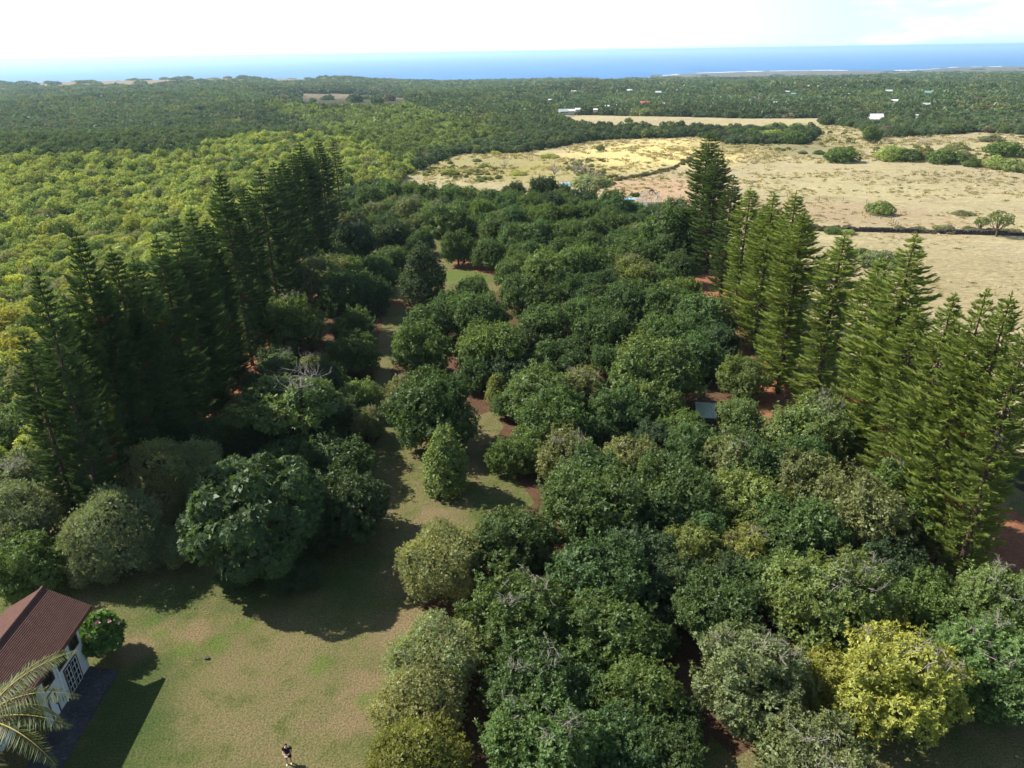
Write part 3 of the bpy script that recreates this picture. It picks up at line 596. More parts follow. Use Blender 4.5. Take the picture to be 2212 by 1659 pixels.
# left clump
tree(318, 1090, 120, 'fine', 'o', 'olive-green crown wedged between the silvery tree and the dome', hs=1.1); tree(425, 1020, 130, 'fine', 'o', 'olive crown rising behind the left shoulder of the huge dome', hs=1.2); tree(335, 1175, 110, 'fine', 's', 'grey-green crown low on the right of the silvery tree'); tree(205, 1215, 110, 'fine', 's', 'low silvery crown at the lawn corner nearest the roof'); tree(455, 960, 110, 'orchard', 'm'); tree(640, 1000, 140, 'orchard', 'm'); tree(680, 1140, 120, 'orchard', 'd')
tree(545, 1108, 345, 'mango', 'mg', 'huge dense dark dome-shaped tree left of the lawn corridor', hs=1.0)
tree(248, 1150, 185, 'fine', 's', 'silvery olive tree at the left end of the lawn clump', hs=1.15); tree(345, 1030, 165, 'fine', 'o', 'olive tree between the silvery one and the huge dark dome', hs=1.1)
tree(390, 1180, 90, 'fine', 'o', 'low olive bush at the foot of the huge dark dome')
tree(745, 1090, 165, 'orchard', 'd', 'dark tree hugging the right side of the huge dome'); tree(730, 1000, 140, 'orchard', 'm', 'dark tree just behind the right side of the huge dome')
tree(620, 880, 280, 'spread', 'k', 'wide umbrella-shaped tree with dead grey twigs on its left', dead=True, var=0); tree(480, 925, 90, 'spread', 'g', 'half-dead grey twiggy tree left of the umbrella tree', dead=True)
for t in [(880, 470, 330, 'g', 1), (720, 750, 400, 'k', 1), (650, 1010, 300, 'k', 1), (880, 1000, 260, 'l', 1), (1020, 1120, 190, 'b')]: tree(*c4(*t[:3]), 'orchard' if t[1] < 800 else 'spread', t[3], dead=len(t) > 4)
for t in [(1120, 770, 280, 'm'), (1110, 950, 290, 'm'), (1120, 560, 280, 'k', 1), (1230, 530, 200, 'm'), (1150, 1230, 260, 'l', 1), (1200, 1400, 220, 'g', 1), (1140, 420, 200, 'k'), (1240, 620, 170, 'd'), (1110, 130, 220, 'g', 1), (800, 200, 190, 'd', 1), (1050, 250, 180, 'd')]: tree(*c4(*t[:3]), 'orchard', t[3], dead=len(t) > 4)
for px, py, ww, c in [(430, 960, 110, 'd'), (350, 940, 90, 'd'), (290, 1010, 110, 'd'), (560, 960, 110, 'd'), (700, 930, 90, 'd'), (660, 1240, 70, 'd'), (600, 1255, 60, 'd'), (500, 1235, 70, 'd'), (440, 830, 80, 'd'), (600, 775, 80, 'd'), (665, 575, 90, 'k'), (690, 545, 70, 'd'), (560, 830, 80, 'd'), (700, 820, 90, 'd'), (735, 900, 90, 'd')]: tree(px, py, ww, 'orchard', c)
# left edge below the pines
tree(45, 1120, 190, 'fine', 's', 'silvery tree at the left edge above the house roof', dead=True); tree(60, 1215, 150, 'orchard', 'k', 'bright green bushy tree right above the house roof'); tree(20, 1030, 150, 'spread', 'g', 'grey bare-topped tree at the left edge', dead=True)

tree(1757, 925, 165, 'orchard', 'l', 'pale green tree with bare left twigs beside the red right track', dead=True); tree(1732, 1010, 130, 'orchard', 'm')
FLR, FLL = ORCHP, ORCHL
g = np.random.default_rng(55); fy = 140.0
while fy < 236:
    for fx in np.arange(-35, 35, 3.0):
        x = fx + g.uniform(-1, 1); y = fy + g.uniform(-1, 1); qx, qy, dd = proj(x, y, float(T(x, y))); qx, qy = float(qx), float(qy)
        back = (y > 185 and x < 30) 
        if not (inpoly([qx], [qy], FLR)[0] or inpoly([qx], [qy], FLL)[0] or back): continue
        if abs(qx - 1523) < 55 and 850 < qy < 960: continue
        if 840 < qx < 1090 and 540 < qy < 700: continue
        if any((x - a) ** 2 + (y - b) ** 2 < max(5.6, min(r, 6) + 2.2) ** 2 for a, b, r in used): continue
        _, _, d3_ = proj(x, y, 3.0); cx, cy_, _ = proj(x, y, float(T(x, y)) + 2.4)
        tree(float(cx), float(cy_), g.uniform(5.6, 7.0) / float(d3_) * 1593, 'orchard', str(g.choice(['m', 'm', 'k', 'd', 'g'])), group=OG, hs=.95)
    fy += 3.0
print('FILL', COUNT)
# ---- pine rows
PL = [pine(700, 22, 2.7), pine(701, 22, 2.5, sparse=.08), pine(702, 22, 3.0, .47, .12), pine(703, 22, 2.4, .40), pine(704, 22, 2.6, .55, .25, .10)]
def conifer(xt, yt, yb, v, wd, col, label, group):
    """tip at pixel (xt,yt), foot at row yb; trunks converge on the nadir point"""
    vx, vy = 1106 - 63, 829.5 + 1593 / math.tan(PITCH); xb = xt + (vx - xt) * (yb - yt) / (vy - yt)
    p = at(xb, yb); lo, hi = 2., 60.
    for _ in range(30):
        m = (lo + hi) / 2; _, qy, _ = proj(p.x, p.y, p.z + m)
        if qy > yt: lo = m
        else: hi = m
    _, _, dep = proj(p.x, p.y, p.z + lo * .4); zs = lo / 22.; r = wd * .5 / 1593 * float(dep); s = r / 2.75
    root = empty('pine_tree', (p.x, p.y, p.z - .05), rnd.uniform(0, 6.28), (s, s, zs)); c = link('crown', PL[v][0], root); j = rnd.uniform(.9, 1.1); c.color = (col[0] * j, col[1] * j, col[2] * j, 1); link('trunk', PL[v][1], root)
    tag(root, label, 'pine tree', group); return root
GR, GL = 'tall pines in the right-hand row', 'tall pines in the left-hand row'
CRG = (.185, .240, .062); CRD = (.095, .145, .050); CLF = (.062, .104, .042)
for i, (xt, yt, yb, v, wd, c, lb) in enumerate([
    (1540, 283, 575, 3, 86, CRD, 'tallest and farthest right-row pine, dense and dark, tip nearest the horizon'), (1560, 320, 590, 3, 78, CRD, 'dense dark pine fused to the tallest one on its right'), (1592, 378, 640, 3, 66, CRD, 'slim dark pine just right of the two tallest'),
    (1630, 405, 690, 0, 84, CRG, 'right-row pine fourth from the far end'), (1683, 415, 760, 3, 100, CRG, 'bright right-row pine with two close tips, left one'), (1664, 440, 720, 3, 70, CRG, 'smaller right-row pine tucked behind its bright neighbours'),
    (1735, 415, 800, 0, 100, CRG, 'right-row pine whose bare upper tip rises over the track bend'), (1752, 455, 850, 0, 118, CRG, 'broad bright pine in front of the bare-tipped one'), (1836, 505, 885, 0, 120, CRG, 'right-row pine whose tip crosses the stone wall'),
    (1918, 556, 960, 0, 118, CRG, 'open right-row pine with gaps showing pasture'), (1996, 508, 1010, 1, 145, CRG, 'wide open pine with shelf-like upper branches'), (2003, 668, 1060, 0, 118, CRG, 'shorter dense bright pine before the shelf-branched one'),
    (2082, 636, 1130, 1, 125, CRG, 'near right-row pine with sharp pyramid tip'), (2152, 627, 1180, 2, 120, CRG, 'near right-row pine with rounded tip'), (2205, 632, 1215, 0, 120, CRG, 'near right-row pine cut by the right edge'),
    (1960, 640, 1010, 1, 90, CRG, 'thin pine half hidden between two broad right-row pines'), (2120, 700, 1170, 4, 100, CRG, 'sparse pine with bare lower trunk near the right edge'), (2250, 690, 1260, 1, 125, CRG, 'pine leaning in from beyond the right edge'), (2035, 760, 1120, 4, 90, CRG, 'sparse low pine showing its dark trunk above the track')]):
    conifer(xt, yt, yb, v, wd, c, lb, GR)
for i, (xt, yt, yb, v, wd, lb) in enumerate([
    (95, 575, 1165, 1, 104, 'nearest left-row pine with long bare dark trunk'), (185, 500, 1075, 0, 98, 'left-row pine with open top against yellow scrub'), (255, 535, 1040, 0, 90, 'slim left-row pine third from the near end'), (305, 560, 1010, 0, 100, 'left-row pine with blunt top fourth from the near end'),
    (355, 510, 950, 3, 90, 'dense left-row pine fifth from the near end'), (392, 470, 900, 2, 95, 'broad left-row pine sixth from the near end'), (425, 455, 860, 3, 85, 'dark left-row pine below the isolated tip'), (455, 475, 830, 0, 80, 'left-row pine tucked below its neighbours'),
    (487, 368, 790, 0, 78, 'left-row pine with isolated tip standing clear of the others'), (515, 440, 770, 3, 75, 'left-row pine just right of the isolated tip'), (535, 400, 730, 0, 72, 'left-row pine before the triple top'), (568, 362, 700, 2, 78, 'left-row pine with branching triple top'),
    (598, 352, 670, 3, 70, 'left-row pine right of the triple top'), (618, 345, 650, 0, 60, 'left-row pine on the rising shoulder'), (638, 335, 620, 3, 60, 'left-row pine fifth from the far end'), (657, 308, 590, 3, 82, 'tall massive left-row pine near the far end'), (676, 335, 565, 0, 50, 'short pine between the two tall far ones'),
    (695, 298, 545, 3, 56, 'narrow spire pine second from the far end'), (727, 300, 520, 4, 44, 'thin see-through pine at the far end of the left row'), (150, 640, 1110, 3, 96, 'lower left-row pine behind the nearest trunk'), (228, 620, 1070, 0, 110, 'lower left-row pine filling the second gap'),
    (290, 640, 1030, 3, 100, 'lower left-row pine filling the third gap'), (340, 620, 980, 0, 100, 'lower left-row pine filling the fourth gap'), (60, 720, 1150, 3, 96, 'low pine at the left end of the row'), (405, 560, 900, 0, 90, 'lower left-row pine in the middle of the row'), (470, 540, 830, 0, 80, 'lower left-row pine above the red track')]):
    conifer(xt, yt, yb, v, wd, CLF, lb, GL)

# ================================================================== SCRUB
# single scrub trees on the near left slope
SB = [bush(800 + i, 3.4, 2.6, 12, .34, 9, .30, .12, 5, M_LEAF) for i in range(4)]
def scrub(px, py, wd, col, label, cat='scrub tree', group=None, grey=False, k=None, flat=1.0):
    v = (COUNT + int(px * 3)) % 4; h = 1.2
    for _ in range(3):
        p = at(px, py, h); _, _, dep = proj(p.x, p.y, p.z + h); r = wd * .5 / 1593 * float(dep); s = r / 3.3; h = 1.3 * s
    root = empty('scrub_tree' if cat == 'scrub tree' else 'bush', (p.x, p.y, p.z - .05), rnd.uniform(0, 6.28), (s, s, s * flat)); o = link('crown', SB[v][0], root); j = rnd.uniform(.85, 1.15); o.color = (col[0] * j, col[1] * j, col[2], 1)
    link('trunk', STUB[v], root)
    if grey: link('bare_twigs', TWB[v], root)['kind'] = 'stuff'
    used.append((p.x, p.y, r)); tag(root, label, cat, group); return root
STUB, TWB = [], []
for i in range(4):
    g = np.random.default_rng(i); tv, tf = limbs(g, SB[i][1], 3.0, .12, sub=1); STUB.append(npmesh('trunk', tv, tf, M_BARK, smooth=True))
    q = SB[i][1][0]; tv, tf = twigs(g, np.array([0, 0, 2.2]), 2.0, 30, .8, 1.3); TWB.append(npmesh('bare_twigs', tv, tf, M_TWIG))
SCR = [((.29, .345, .105), 'yellow-green'), ((.345, .38, .105), 'bright yellow-green'), ((.22, .285, .095), 'green'), ((.10, .155, .05), 'dark green'), ((.22, .235, .12), 'grey-green'), ((.36, .35, .08), 'golden')]
g = np.random.default_rng(21); cand = []
NEARS = [(0, 1000), (0, 520), (200, 470), (420, 400), (480, 430), (300, 600), (120, 800), (90, 1000)]
for _ in range(4000):
    y = math.sqrt(g.uniform(55 ** 2, 210 ** 2)); x = -46 - g.uniform(0, 1) * (y * .85); 
    if x > -48 - (y - 60) * .02: continue
    qx, qy, _d = proj(x, y, float(T(x, y)) + 2)
    if qx < -60 or qy > 1250: continue
    if all((x - a) ** 2 + (y - b) ** 2 > 3.4 ** 2 for a, b, *_ in cand): cand.append((x, y, float(qx), float(qy), float(_d)))
cand.sort(key=lambda c: c[4]); SPOTS = []
for x, y, qx, qy, dd in cand[:230]:
    gold = (qx < 190 and 560 < qy < 760 and g.uniform() < .05) or (abs(qx - 150) < 50 and abs(qy - 505) < 10)
    ci = 5 if gold else int(g.choice([0, 0, 1, 1, 2, 2, 3, 4])); c, nm = SCR[ci]; grey = ci == 4 or g.uniform() < .08; wd = g.uniform(4.4, 7.0) / dd * 1593
    COUNT += 1
    o = scrub(qx, qy, wd, c, None, group='scrub trees on the near left slope', grey=grey); o['category'] = 'scrub tree'; PEND.append((o, qx, qy, nm + ' scrub tree' + (' with bare twigs' if grey else ''), 'scrub'))
    SPOTS.append((x, y))

# bushes and trees of the pasture
for px, py, wd, c, fl, grey, lb in [
    (1904, 452, 62, SCR[2][0], .9, 0, 'round green bush alone in the pasture beside the small yard'), (2081, 455, 46, SCR[4][0], .4, 1, 'low grey brush pile in the pasture'), (1820, 333, 84, SCR[3][0], .7, 0, 'dark bush clump left of the long pasture hedge'), (1925, 333, 70, SCR[2][0], .8, 0, 'leftmost bush of the long pasture hedge'),
    (1960, 336, 60, SCR[3][0], .8, 0, 'second bush of the long pasture hedge'), (1997, 333, 62, (.20, .21, .07), .8, 0, 'pale bush in the middle of the long pasture hedge'), (2042, 338, 74, SCR[3][0], .8, 0, 'dark bush right of the pale hedge bush'), (2082, 338, 50, SCR[4][0], .8, 1, 'greyish twiggy bush at the right end of the hedge'), (2103, 352, 42, SCR[3][0], .8, 0, 'small bush dropping below the right end of the hedge'),
    (2175, 322, 84, SCR[3][0], .7, 0, 'dark thicket at the right edge, upper one'), (2157, 351, 66, SCR[2][0], .7, 0, 'green thicket at the right edge, lower left one'), (2200, 357, 66, SCR[2][0], .7, 0, 'green thicket at the right edge, lower right one'), (2067, 316, 44, SCR[4][0], .7, 1, 'bare purple-grey brush behind the hedge'), (2144, 296, 52, SCR[4][0], .5, 1, 'low grey brush near the far wall, right'),
    (1735, 328, 22, SCR[4][0], .6, 1, 'small grey brush alone left of the dark clump'), (1770, 328, 27, SCR[3][0], .6, 0, 'small dark bush left of the dark clump'), (1590, 290, 52, SCR[3][0], .8, 0, 'leftmost thicket bush right of the tallest pine'), (1630, 292, 54, SCR[3][0], .8, 0, 'thicket bush second right of the tallest pine'), (1672, 294, 56, SCR[2][0], .8, 0, 'thicket bush third right of the tallest pine'),
    (1712, 298, 60, SCR[3][0], .8, 0, 'rightmost dark thicket bush above the pasture'), (1680, 275, 56, SCR[2][0], .7, 0, 'thicket bush behind the others, left'), (1725, 275, 50, SCR[2][0], .7, 0, 'thicket bush behind the others, right'), (1297, 322, 20, SCR[3][0], 1.1, 0, 'small round dark bush alone in the golden grass'), (1025, 322, 30, (.22, .24, .06), .9, 0, 'yellow-green bush at the top left of the golden grass'),
    (1070, 328, 26, SCR[1][0], .5, 0, 'low bright bush beside the yellow-green one'), (970, 368, 46, SCR[1][0], .5, 0, 'low bright green bush in the left of the golden grass'), (1030, 345, 22, SCR[2][0], .6, 0, 'small green bush in the golden grass, upper left'), (1035, 388, 24, SCR[2][0], .6, 0, 'small green bush in the golden grass, lower left'), (1120, 370, 40, SCR[1][0], .4, 0, 'low bright scrub near the pale dead tree'), (1185, 332, 44, SCR[1][0], .4, 0, 'low bright scrub above the twin bare trees'),
    (1046, 355, 24, SCR[2][0], .5, 0, 'small scrub bush in the middle of the golden grass'), (1372, 420, 24, SCR[3][0], .7, 0, 'dark bush beside the metal pen'), (1800, 497, 40, SCR[3][0], .7, 0, 'dark bush at the left end of the stone wall'), (1830, 500, 34, SCR[2][0], .6, 0, 'green bush beside the left end of the stone wall'), (1985, 493, 34, SCR[4][0], .6, 0, 'green bush behind the middle of the stone wall'),
    (2040, 490, 50, SCR[4][0], .5, 1, 'low twiggy brush behind the stone wall'), (2095, 492, 30, SCR[4][0], .6, 0, 'brush behind the stone wall left of the two young trees'), (1920, 494, 20, SCR[3][0], .6, 0, 'tiny bush behind the stone wall near the gap'), (1880, 300, 20, SCR[4][0], .8, 1, 'bare grey bush left below the bright round tree'), (1358, 261, 20, SCR[3][0], .9, 0, 'single dark tree in the narrow far field'), (1900, 555, 100, (.15, .19, .09), .6, 1, 'tall pale grass clump behind the right pines'), (1860, 545, 60, (.12, .16, .06), .6, 0, 'green grass clump left of the tall pale one')]:
    COUNT += 1; scrub(px, py, wd, c, lb, 'bush', None, bool(grey), flat=fl)
tree(1883, 291, 38, 'orchard', 'l', 'bright round tree on short trunk below the white house')
tree(2120, 480, 36, 'airy', 'l', 'smaller of the two young trees by the stone wall'); tree(2160, 476, 62, 'airy', 'l', 'larger of the two young trees by the stone wall')
# bare trees in the golden grass
def bare_tree(px, py, hpx, seed, label, spread=.6):
    g = np.random.default_rng(seed); p = at(px, py); _, _, dep = proj(p.x, p.y, p.z); h = hpx / 1593 * float(dep); lst = []; tw = []
    for _ in range(7):
        d = unit(np.array([g.normal(0, spread), g.normal(0, spread), 1.])); a = g.uniform(.02, .25) * h; s = np.array([0, 0, a * .3]); pts = [s]
        for k_ in range(4): d = unit(d + g.normal(0, .22, 3)); pts.append(pts[-1] + d * h * .25)
        lst.append((np.array(pts), np.array([.05, .04, .03, .018, .008]) * h * .55))
        for k_ in range(10):
            b = pts[1 + k_ % 4]; d2 = unit(d + g.normal(0, .8, 3)); tw.append((np.array([b, b + d2 * h * .12, b + d2 * h * .22 + np.array([0, 0, .03 * h])]), np.array([.012, .009, .004]) * h * .55))
    root = empty('bare_tree', p, 0); v, f = tubes_np(lst, 5); link('trunk', npmesh('trunk', v, f, M_TWIG, smooth=True), root); v, f = tubes_np(tw, 3); link('branches', npmesh('branches', v, f, M_TWIG), root); tag(root, label, 'bare tree')
bare_tree(1197, 378, 36, 1, 'bare pale tree in the golden grass, left of the wispy one', .25); bare_tree(1240, 376, 38, 2, 'wispy nearly bare tree in the golden grass', .8); bare_tree(1262, 372, 34, 9, 'second wispy bare tree touching the first', .8); bare_tree(1090, 365, 22, 3, 'small pale dead snag in the golden grass', .25); bare_tree(1912, 306, 20, 4, 'dead grey tree right of the bright round tree', .9); bare_tree(1991, 312, 16, 6, 'small dead grey snag behind the hedge', .7)

def d3(x, y): return 1431.7 + .3529 * x, 55.75 + .3529 * y
def d2(x, y): return 669 + .3529 * x, 55.75 + .3529 * y
WHT, GRY, BLU, TEA, RED, PNK, SIL = (.66, .66, .66), (.32, .34, .34), (.12, .28, .40), (.14, .30, .30), (.45, .07, .06), (.40, .22, .18), (.44, .50, .48)
hs_ = [(d3, 230, 420, 12, WHT), (d3, 283, 420, 12, WHT), (d3, 95, 415, 24, GRY), (d3, 628, 405, 20, WHT), (d3, 555, 465, 14, GRY), (d3, 760, 430, 28, GRY), (d3, 860, 430, 16, RED), (d3, 798, 444, 26, TEA), (d3, 955, 394, 26, SIL), (d3, 985, 386, 22, SIL), (d3, 878, 392, 24, SIL),
       (d3, 1230, 380, 28, BLU), (d3, 1318, 382, 26, PNK), (d3, 1605, 394, 52, BLU), (d3, 1617, 438, 36, TEA), (d3, 1377, 429, 36, SIL), (d3, 1145, 447, 26, WHT), (d3, 1415, 493, 34, WHT), (d3, 1610, 509, 40, GRY), (d3, 1710, 375, 20, PNK), (d3, 1762, 371, 30, WHT), (d3, 1545, 592, 26, GRY),
       (d3, 300, 504, 20, BLU), (d3, 685, 499, 20, GRY), (d3, 400, 466, 20, PNK), (d3, 330, 474, 16, TEA), (d2, 1222, 432, 11, WHT), (d2, 1302, 430, 15, WHT), (d2, 1615, 424, 28, WHT), (d2, 1590, 440, 22, SIL), (d2, 1472, 478, 20, WHT), (d2, 1890, 443, 24, SIL), (d2, 1960, 417, 30, SIL), (d2, 2130, 431, 34, WHT),
       (d2, 1750, 481, 14, WHT), (d2, 2052, 503, 54, RED), (d2, 2160, 507, 26, WHT), (d2, 1548, 556, 56, SIL), (d2, 1600, 550, 44, WHT), (d2, 1642, 546, 30, WHT), (d2, 1820, 521, 24, WHT), (d2, 1882, 519, 28, SIL), (d2, 1750, 547, 24, WHT), (d2, 1390, 462, 14, GRY)]
HSP = [(f(x, y + 2), w_) for f, x, y, w_, c in hs_] + [((1890, 268), 70)]
HC = []
for (a_, b_), w_ in HSP: q = at(a_, b_); HC.append((q.x, q.y, max(5, w_ * .3529 / 1593 * q.y * .9)))

# ------------------------------------------------------------------ forest mass: points + instanced crowns
LODA = [bush(900 + i, 3.6, 3.0, 9, .38, 4.6, .44, .20, 4, M_SCRUB, True, .7)[0] for i in range(4)]
LODB = [bush(930 + i, 4.2, 2.6, 8, .38, 1.15, .85, .50, 4, M_SCRUB, True, .35)[0] for i in range(4)]
def gn_scatter(name, pts, rot, scl, tint, idx, meshes, label):
    me = bpy.data.meshes.new(name); n = len(pts); me.vertices.add(n); me.vertices.foreach_set('co', np.asarray(pts, np.float32).ravel())
    a = me.attributes.new('rot', 'FLOAT_VECTOR', 'POINT'); a.data.foreach_set('vector', np.asarray(rot, np.float32).ravel())
    a = me.attributes.new('scl', 'FLOAT_VECTOR', 'POINT'); a.data.foreach_set('vector', np.asarray(scl, np.float32).ravel())
    a = me.attributes.new('tint', 'FLOAT_COLOR', 'POINT'); a.data.foreach_set('color', np.c_[tint, np.ones(n)].astype(np.float32).ravel())
    a = me.attributes.new('idx', 'INT', 'POINT'); a.data.foreach_set('value', np.asarray(idx, np.int32))
    o = link(name, me); col = bpy.data.collections.new(name + '_kinds')
    for i, m in enumerate(meshes): col.objects.link(bpy.data.objects.new('%s_%02d' % (name, i), m))
    ng = bpy.data.node_groups.new(name, 'GeometryNodeTree'); ng.interface.new_socket('Geometry', in_out='INPUT', socket_type='NodeSocketGeometry'); ng.interface.new_socket('Geometry', in_out='OUTPUT', socket_type='NodeSocketGeometry')
    nn = ng.nodes; gi = nn.new('NodeGroupInput'); go = nn.new('NodeGroupOutput'); ip = nn.new('GeometryNodeInstanceOnPoints'); ci = nn.new('GeometryNodeCollectionInfo')
    ci.inputs['Collection'].default_value = col; ci.inputs['Separate Children'].default_value = True; ci.inputs['Reset Children'].default_value = True; ip.inputs['Pick Instance'].default_value = True
    def na(nm, dt): q = nn.new('GeometryNodeInputNamedAttribute'); q.data_type = dt; q.inputs['Name'].default_value = nm; return q.outputs['Attribute']
    er = nn.new('FunctionNodeEulerToRotation'); l = ng.links.new
    l(na('rot', 'FLOAT_VECTOR'), er.inputs[0]); l(er.outputs[0], ip.inputs['Rotation']); l(na('scl', 'FLOAT_VECTOR'), ip.inputs['Scale']); l(na('idx', 'INT'), ip.inputs['Instance Index'])
    l(gi.outputs[0], ip.inputs['Points']); l(ci.outputs[0], ip.inputs['Instance']); l(ip.outputs[0], go.inputs[0])
    md = o.modifiers.new('scatter', 'NODES'); md.node_group = ng; tag(o, label, kind='stuff'); return o
BRIGHT = [(-700, 345), (0, 345), (380, 348), (470, 315), (560, 302), (740, 302), (900, 345), (880, 400), (740, 425), (730, 520), (-700, 1000)]
def field(y0, y1, smin, sk, seed):
    g = np.random.default_rng(seed); out = []; y = y0
    while y < y1:
        s = max(smin, sk * y); xs = np.arange(-.86 * y - 30, .86 * y + 30, s); xs = xs + g.uniform(-.5, .5, len(xs)) * s; yy = y + g.uniform(-.45, .45, len(xs)) * s
        out.append(np.c_[xs, yy, np.full(len(xs), s)]); y += s * .88
    P = np.concatenate(out); z = T(P[:, 0], P[:, 1]); px, py, _ = proj(P[:, 0], P[:, 1], z)
    return P, z, px, py, g
def n2(x, y, s, o=0.0): return np.array([noise.fractal((a * s, b * s, o), 1.0, 2.0, 4) for a, b in zip(x, y)])
def cull(P, z, px, py, g):
    x, y = P[:, 0], P[:, 1]; k = ~inpoly(x, y, PAST); k &= ~inpoly(px, py, STRIPP) & ~inpoly(px, py - 6, STRIPP) & ~inpoly(px, py - 3, STRIPP)
    k &= ~((x > -49) & (x < 56) & (y < 245)); k &= ~((x > 40) & (y < 240)); k &= ~((y < 60))
    u = x / y; yc = np.interp(u, CU, CY); k &= y < yc - 120
    nz = n2(x, y, .0016, 3.); far = y > 3600
    lava = (y > 3250 + nz * 500 + np.interp(u, [.02, .12, .4, .55], [1900, 150, 0, 900])) & (u > .02); k &= ~(lava & (g.uniform(0, 1, len(x)) < .996))
    k &= ~((px < 700) & (py < 192) & (y > 1900) & (g.uniform(0, 1, len(x)) < .985) & (py < 184 + 5 * (px < 350) + nz * 18))
    k &= ~(inpoly(px, py, [(560, 207), (640, 202), (850, 204), (900, 216), (870, 236), (740, 240), (600, 232)]) & (g.uniform(0, 1, len(x)) < .97))
    clr = n2(x, y, .0075, 11.); k &= ~((clr > .42) & (y > 600) & (px > 1150))
    for hx, hy, hr in HC: k &= ~((np.abs(x - hx * y / hy) < hr * 1.15) & (y > hy - max(22, .055 * hy)) & (y < hy + 1.2 * hr))
    return k
def tints(P, px, py, g):
    n = len(P); base = np.tile(np.array([.090, .132, .066]), (n, 1)); br = inpoly(px, py, BRIGHT)
    nb = n2(P[:, 0], P[:, 1], .02, 5.); nc = n2(P[:, 0], P[:, 1], .0035, 8.)
    pal = np.array([c for c, _ in SCR[:5]]); pick = pal[g.choice(5, n, p=[.36, .30, .22, .06, .06])]; base[br] = pick[br]
    dark = ~br; base[dark] *= (1 + .45 * np.clip(nc[dark], -1, 1))[:, None]; yl = dark & ((nb > .45) | (g.uniform(0, 1, n) < .04)); base[yl] = np.array([.16, .19, .07]); 
    gy = dark & (g.uniform(0, 1, n) < .03); base[gy] = np.array([.17, .15, .11])
    mid = inpoly(px, py, [(560, 235), (880, 235), (1120, 300), (960, 330), (860, 360), (720, 300)]); base[mid] = np.array([.17, .22, .07]) * g.uniform(.6, 1.3, n)[mid][:, None]
    vr = np.interp(P[:, 1], [100, 600, 1500], [.27, .2, .10]); return base * (1 + vr * g.uniform(-1, 1.1, n))[:, None]
def mass(name, y0, y1, smin, sk, seed, lod, size, label, extra=None):
    P, z, px, py, g = field(y0, y1, smin, sk, seed); k = cull(P, z, px, py, g)
    if y0 < 300:
        sp = np.array(SPOTS + [(a, b) for a, b, _ in used]); 
        for i in range(len(P)):
            if k[i] and y0 < 300 and P[i, 1] < 330 and (np.min(np.hypot(sp[:, 0] - P[i, 0], sp[:, 1] - P[i, 1])) < 3.0): k[i] = False
    P, z, px, py = P[k], z[k], px[k], py[k]; n = len(P); s = P[:, 2] / size * g.uniform(.85, 1.5, n); h = g.uniform(.7, 1.35, n) / np.maximum(1, (P[:, 2] / size) * .55)
    gn_scatter(name, np.c_[P[:, :2], z - .2], np.c_[np.zeros((n, 2)), g.uniform(0, 6.28, n)], np.c_[s, s, s * h], tints(P, px, py, g), g.integers(0, 4, n), lod, label); print(name, n)
mass('scrub_thicket', 62, 620, 3.7, .0088, 5, LODA, 5.4, 'unbroken scrub woodland behind the pine rows')
mass('coastal_forest', 615, 7600, 6.0, .0085, 6, LODB, 6.2, 'far scrub forest running down to the coast')

# dry grass tufts on the pasture
def tuft(seed, n=26, h=.75):
    g = np.random.default_rng(seed); P = np.c_[g.normal(0, .35, (n, 2)), np.zeros(n)]; D = unit(np.c_[g.normal(0, .45, (n, 2)), np.ones(n)]); S = unit(np.cross(D, g.normal(size=D.shape)))
    V, F = leaves(P, D, S, g.uniform(.6, 1.2, n) * h, np.full(n, .16)); r = np.clip(g.normal(.5, .25, n), 0, 1); return npmesh('tuft', V, F, M_SCRUB, np.repeat(np.stack([r, r * .5, r * 0], 1), 4, 0))
g = np.random.default_rng(77); ar = np.array(PAST); m_ = 22000; x = g.uniform(-45, 330, m_); y = 60 + 480 * g.uniform(0, 1, m_) ** 1.0; k = inpoly(x, y, PAST) & (np.abs(x / y) < .9); x, y = x[k], y[k]
nz = n2(x, y, .03, 2.); k = (nz + g.normal(0, .25, len(x)) > .0) & (y > 120); x, y, nz = x[k], y[k], nz[k]; n_ = len(x)
tc_ = np.where((g.uniform(0, 1, n_) < .25)[:, None], np.array([[.20, .19, .075]]), np.array([[.42, .35, .215]])) * g.uniform(.7, 1.2, n_)[:, None]; s_ = g.uniform(.5, 1.3, n_) * np.clip(y / 260, .5, 1.4)
gn_scatter('dry_grass', np.c_[x, y, T(x, y)], np.c_[np.zeros((n_, 2)), g.uniform(0, 6.28, n_)], np.c_[s_ * 1.3, s_ * 1.3, s_ * .8], tc_, g.integers(0, 3, n_), [tuft(i) for i in range(3)], 'tufts of dry grass across the pasture')

g = np.random.default_rng(31); pts = []
for a_, b_, n_ in (((1328, 390), (1395, 380), 26), ((1395, 380), (1452, 366), 24), ((1452, 366), (1490, 345), 22), ((1490, 345), (1512, 326), 18), ((1720, 500), (1850, 505), 40), ((1960, 506), (2212, 510), 40)):
    p0, p1 = at(*a_), at(*b_)
    for t in g.uniform(0, 1, n_): q = p0.lerp(p1, t); pts.append((q.x + g.normal(0, .8), q.y + (3.0 if a_[1] > 490 else 0) + g.normal(0, 1.0), g.uniform(.18, .42), 0))
for _ in range(900):
    q = at(g.uniform(850, 1330), g.uniform(328, 412))
    if inpoly([q.x], [q.y], PAST)[0] and noise.noise((q.x * .04, q.y * .02, 4.)) > .05: pts.append((q.x, q.y, g.uniform(.12, .40), 1))
for _ in range(260):
    q = at(g.uniform(1560, 2212), g.uniform(285, 345))
    if inpoly([q.x], [q.y], PAST)[0] and noise.noise((q.x * .03, q.y * .03, 1.)) > .1: pts.append((q.x, q.y, g.uniform(.15, .45), 1))
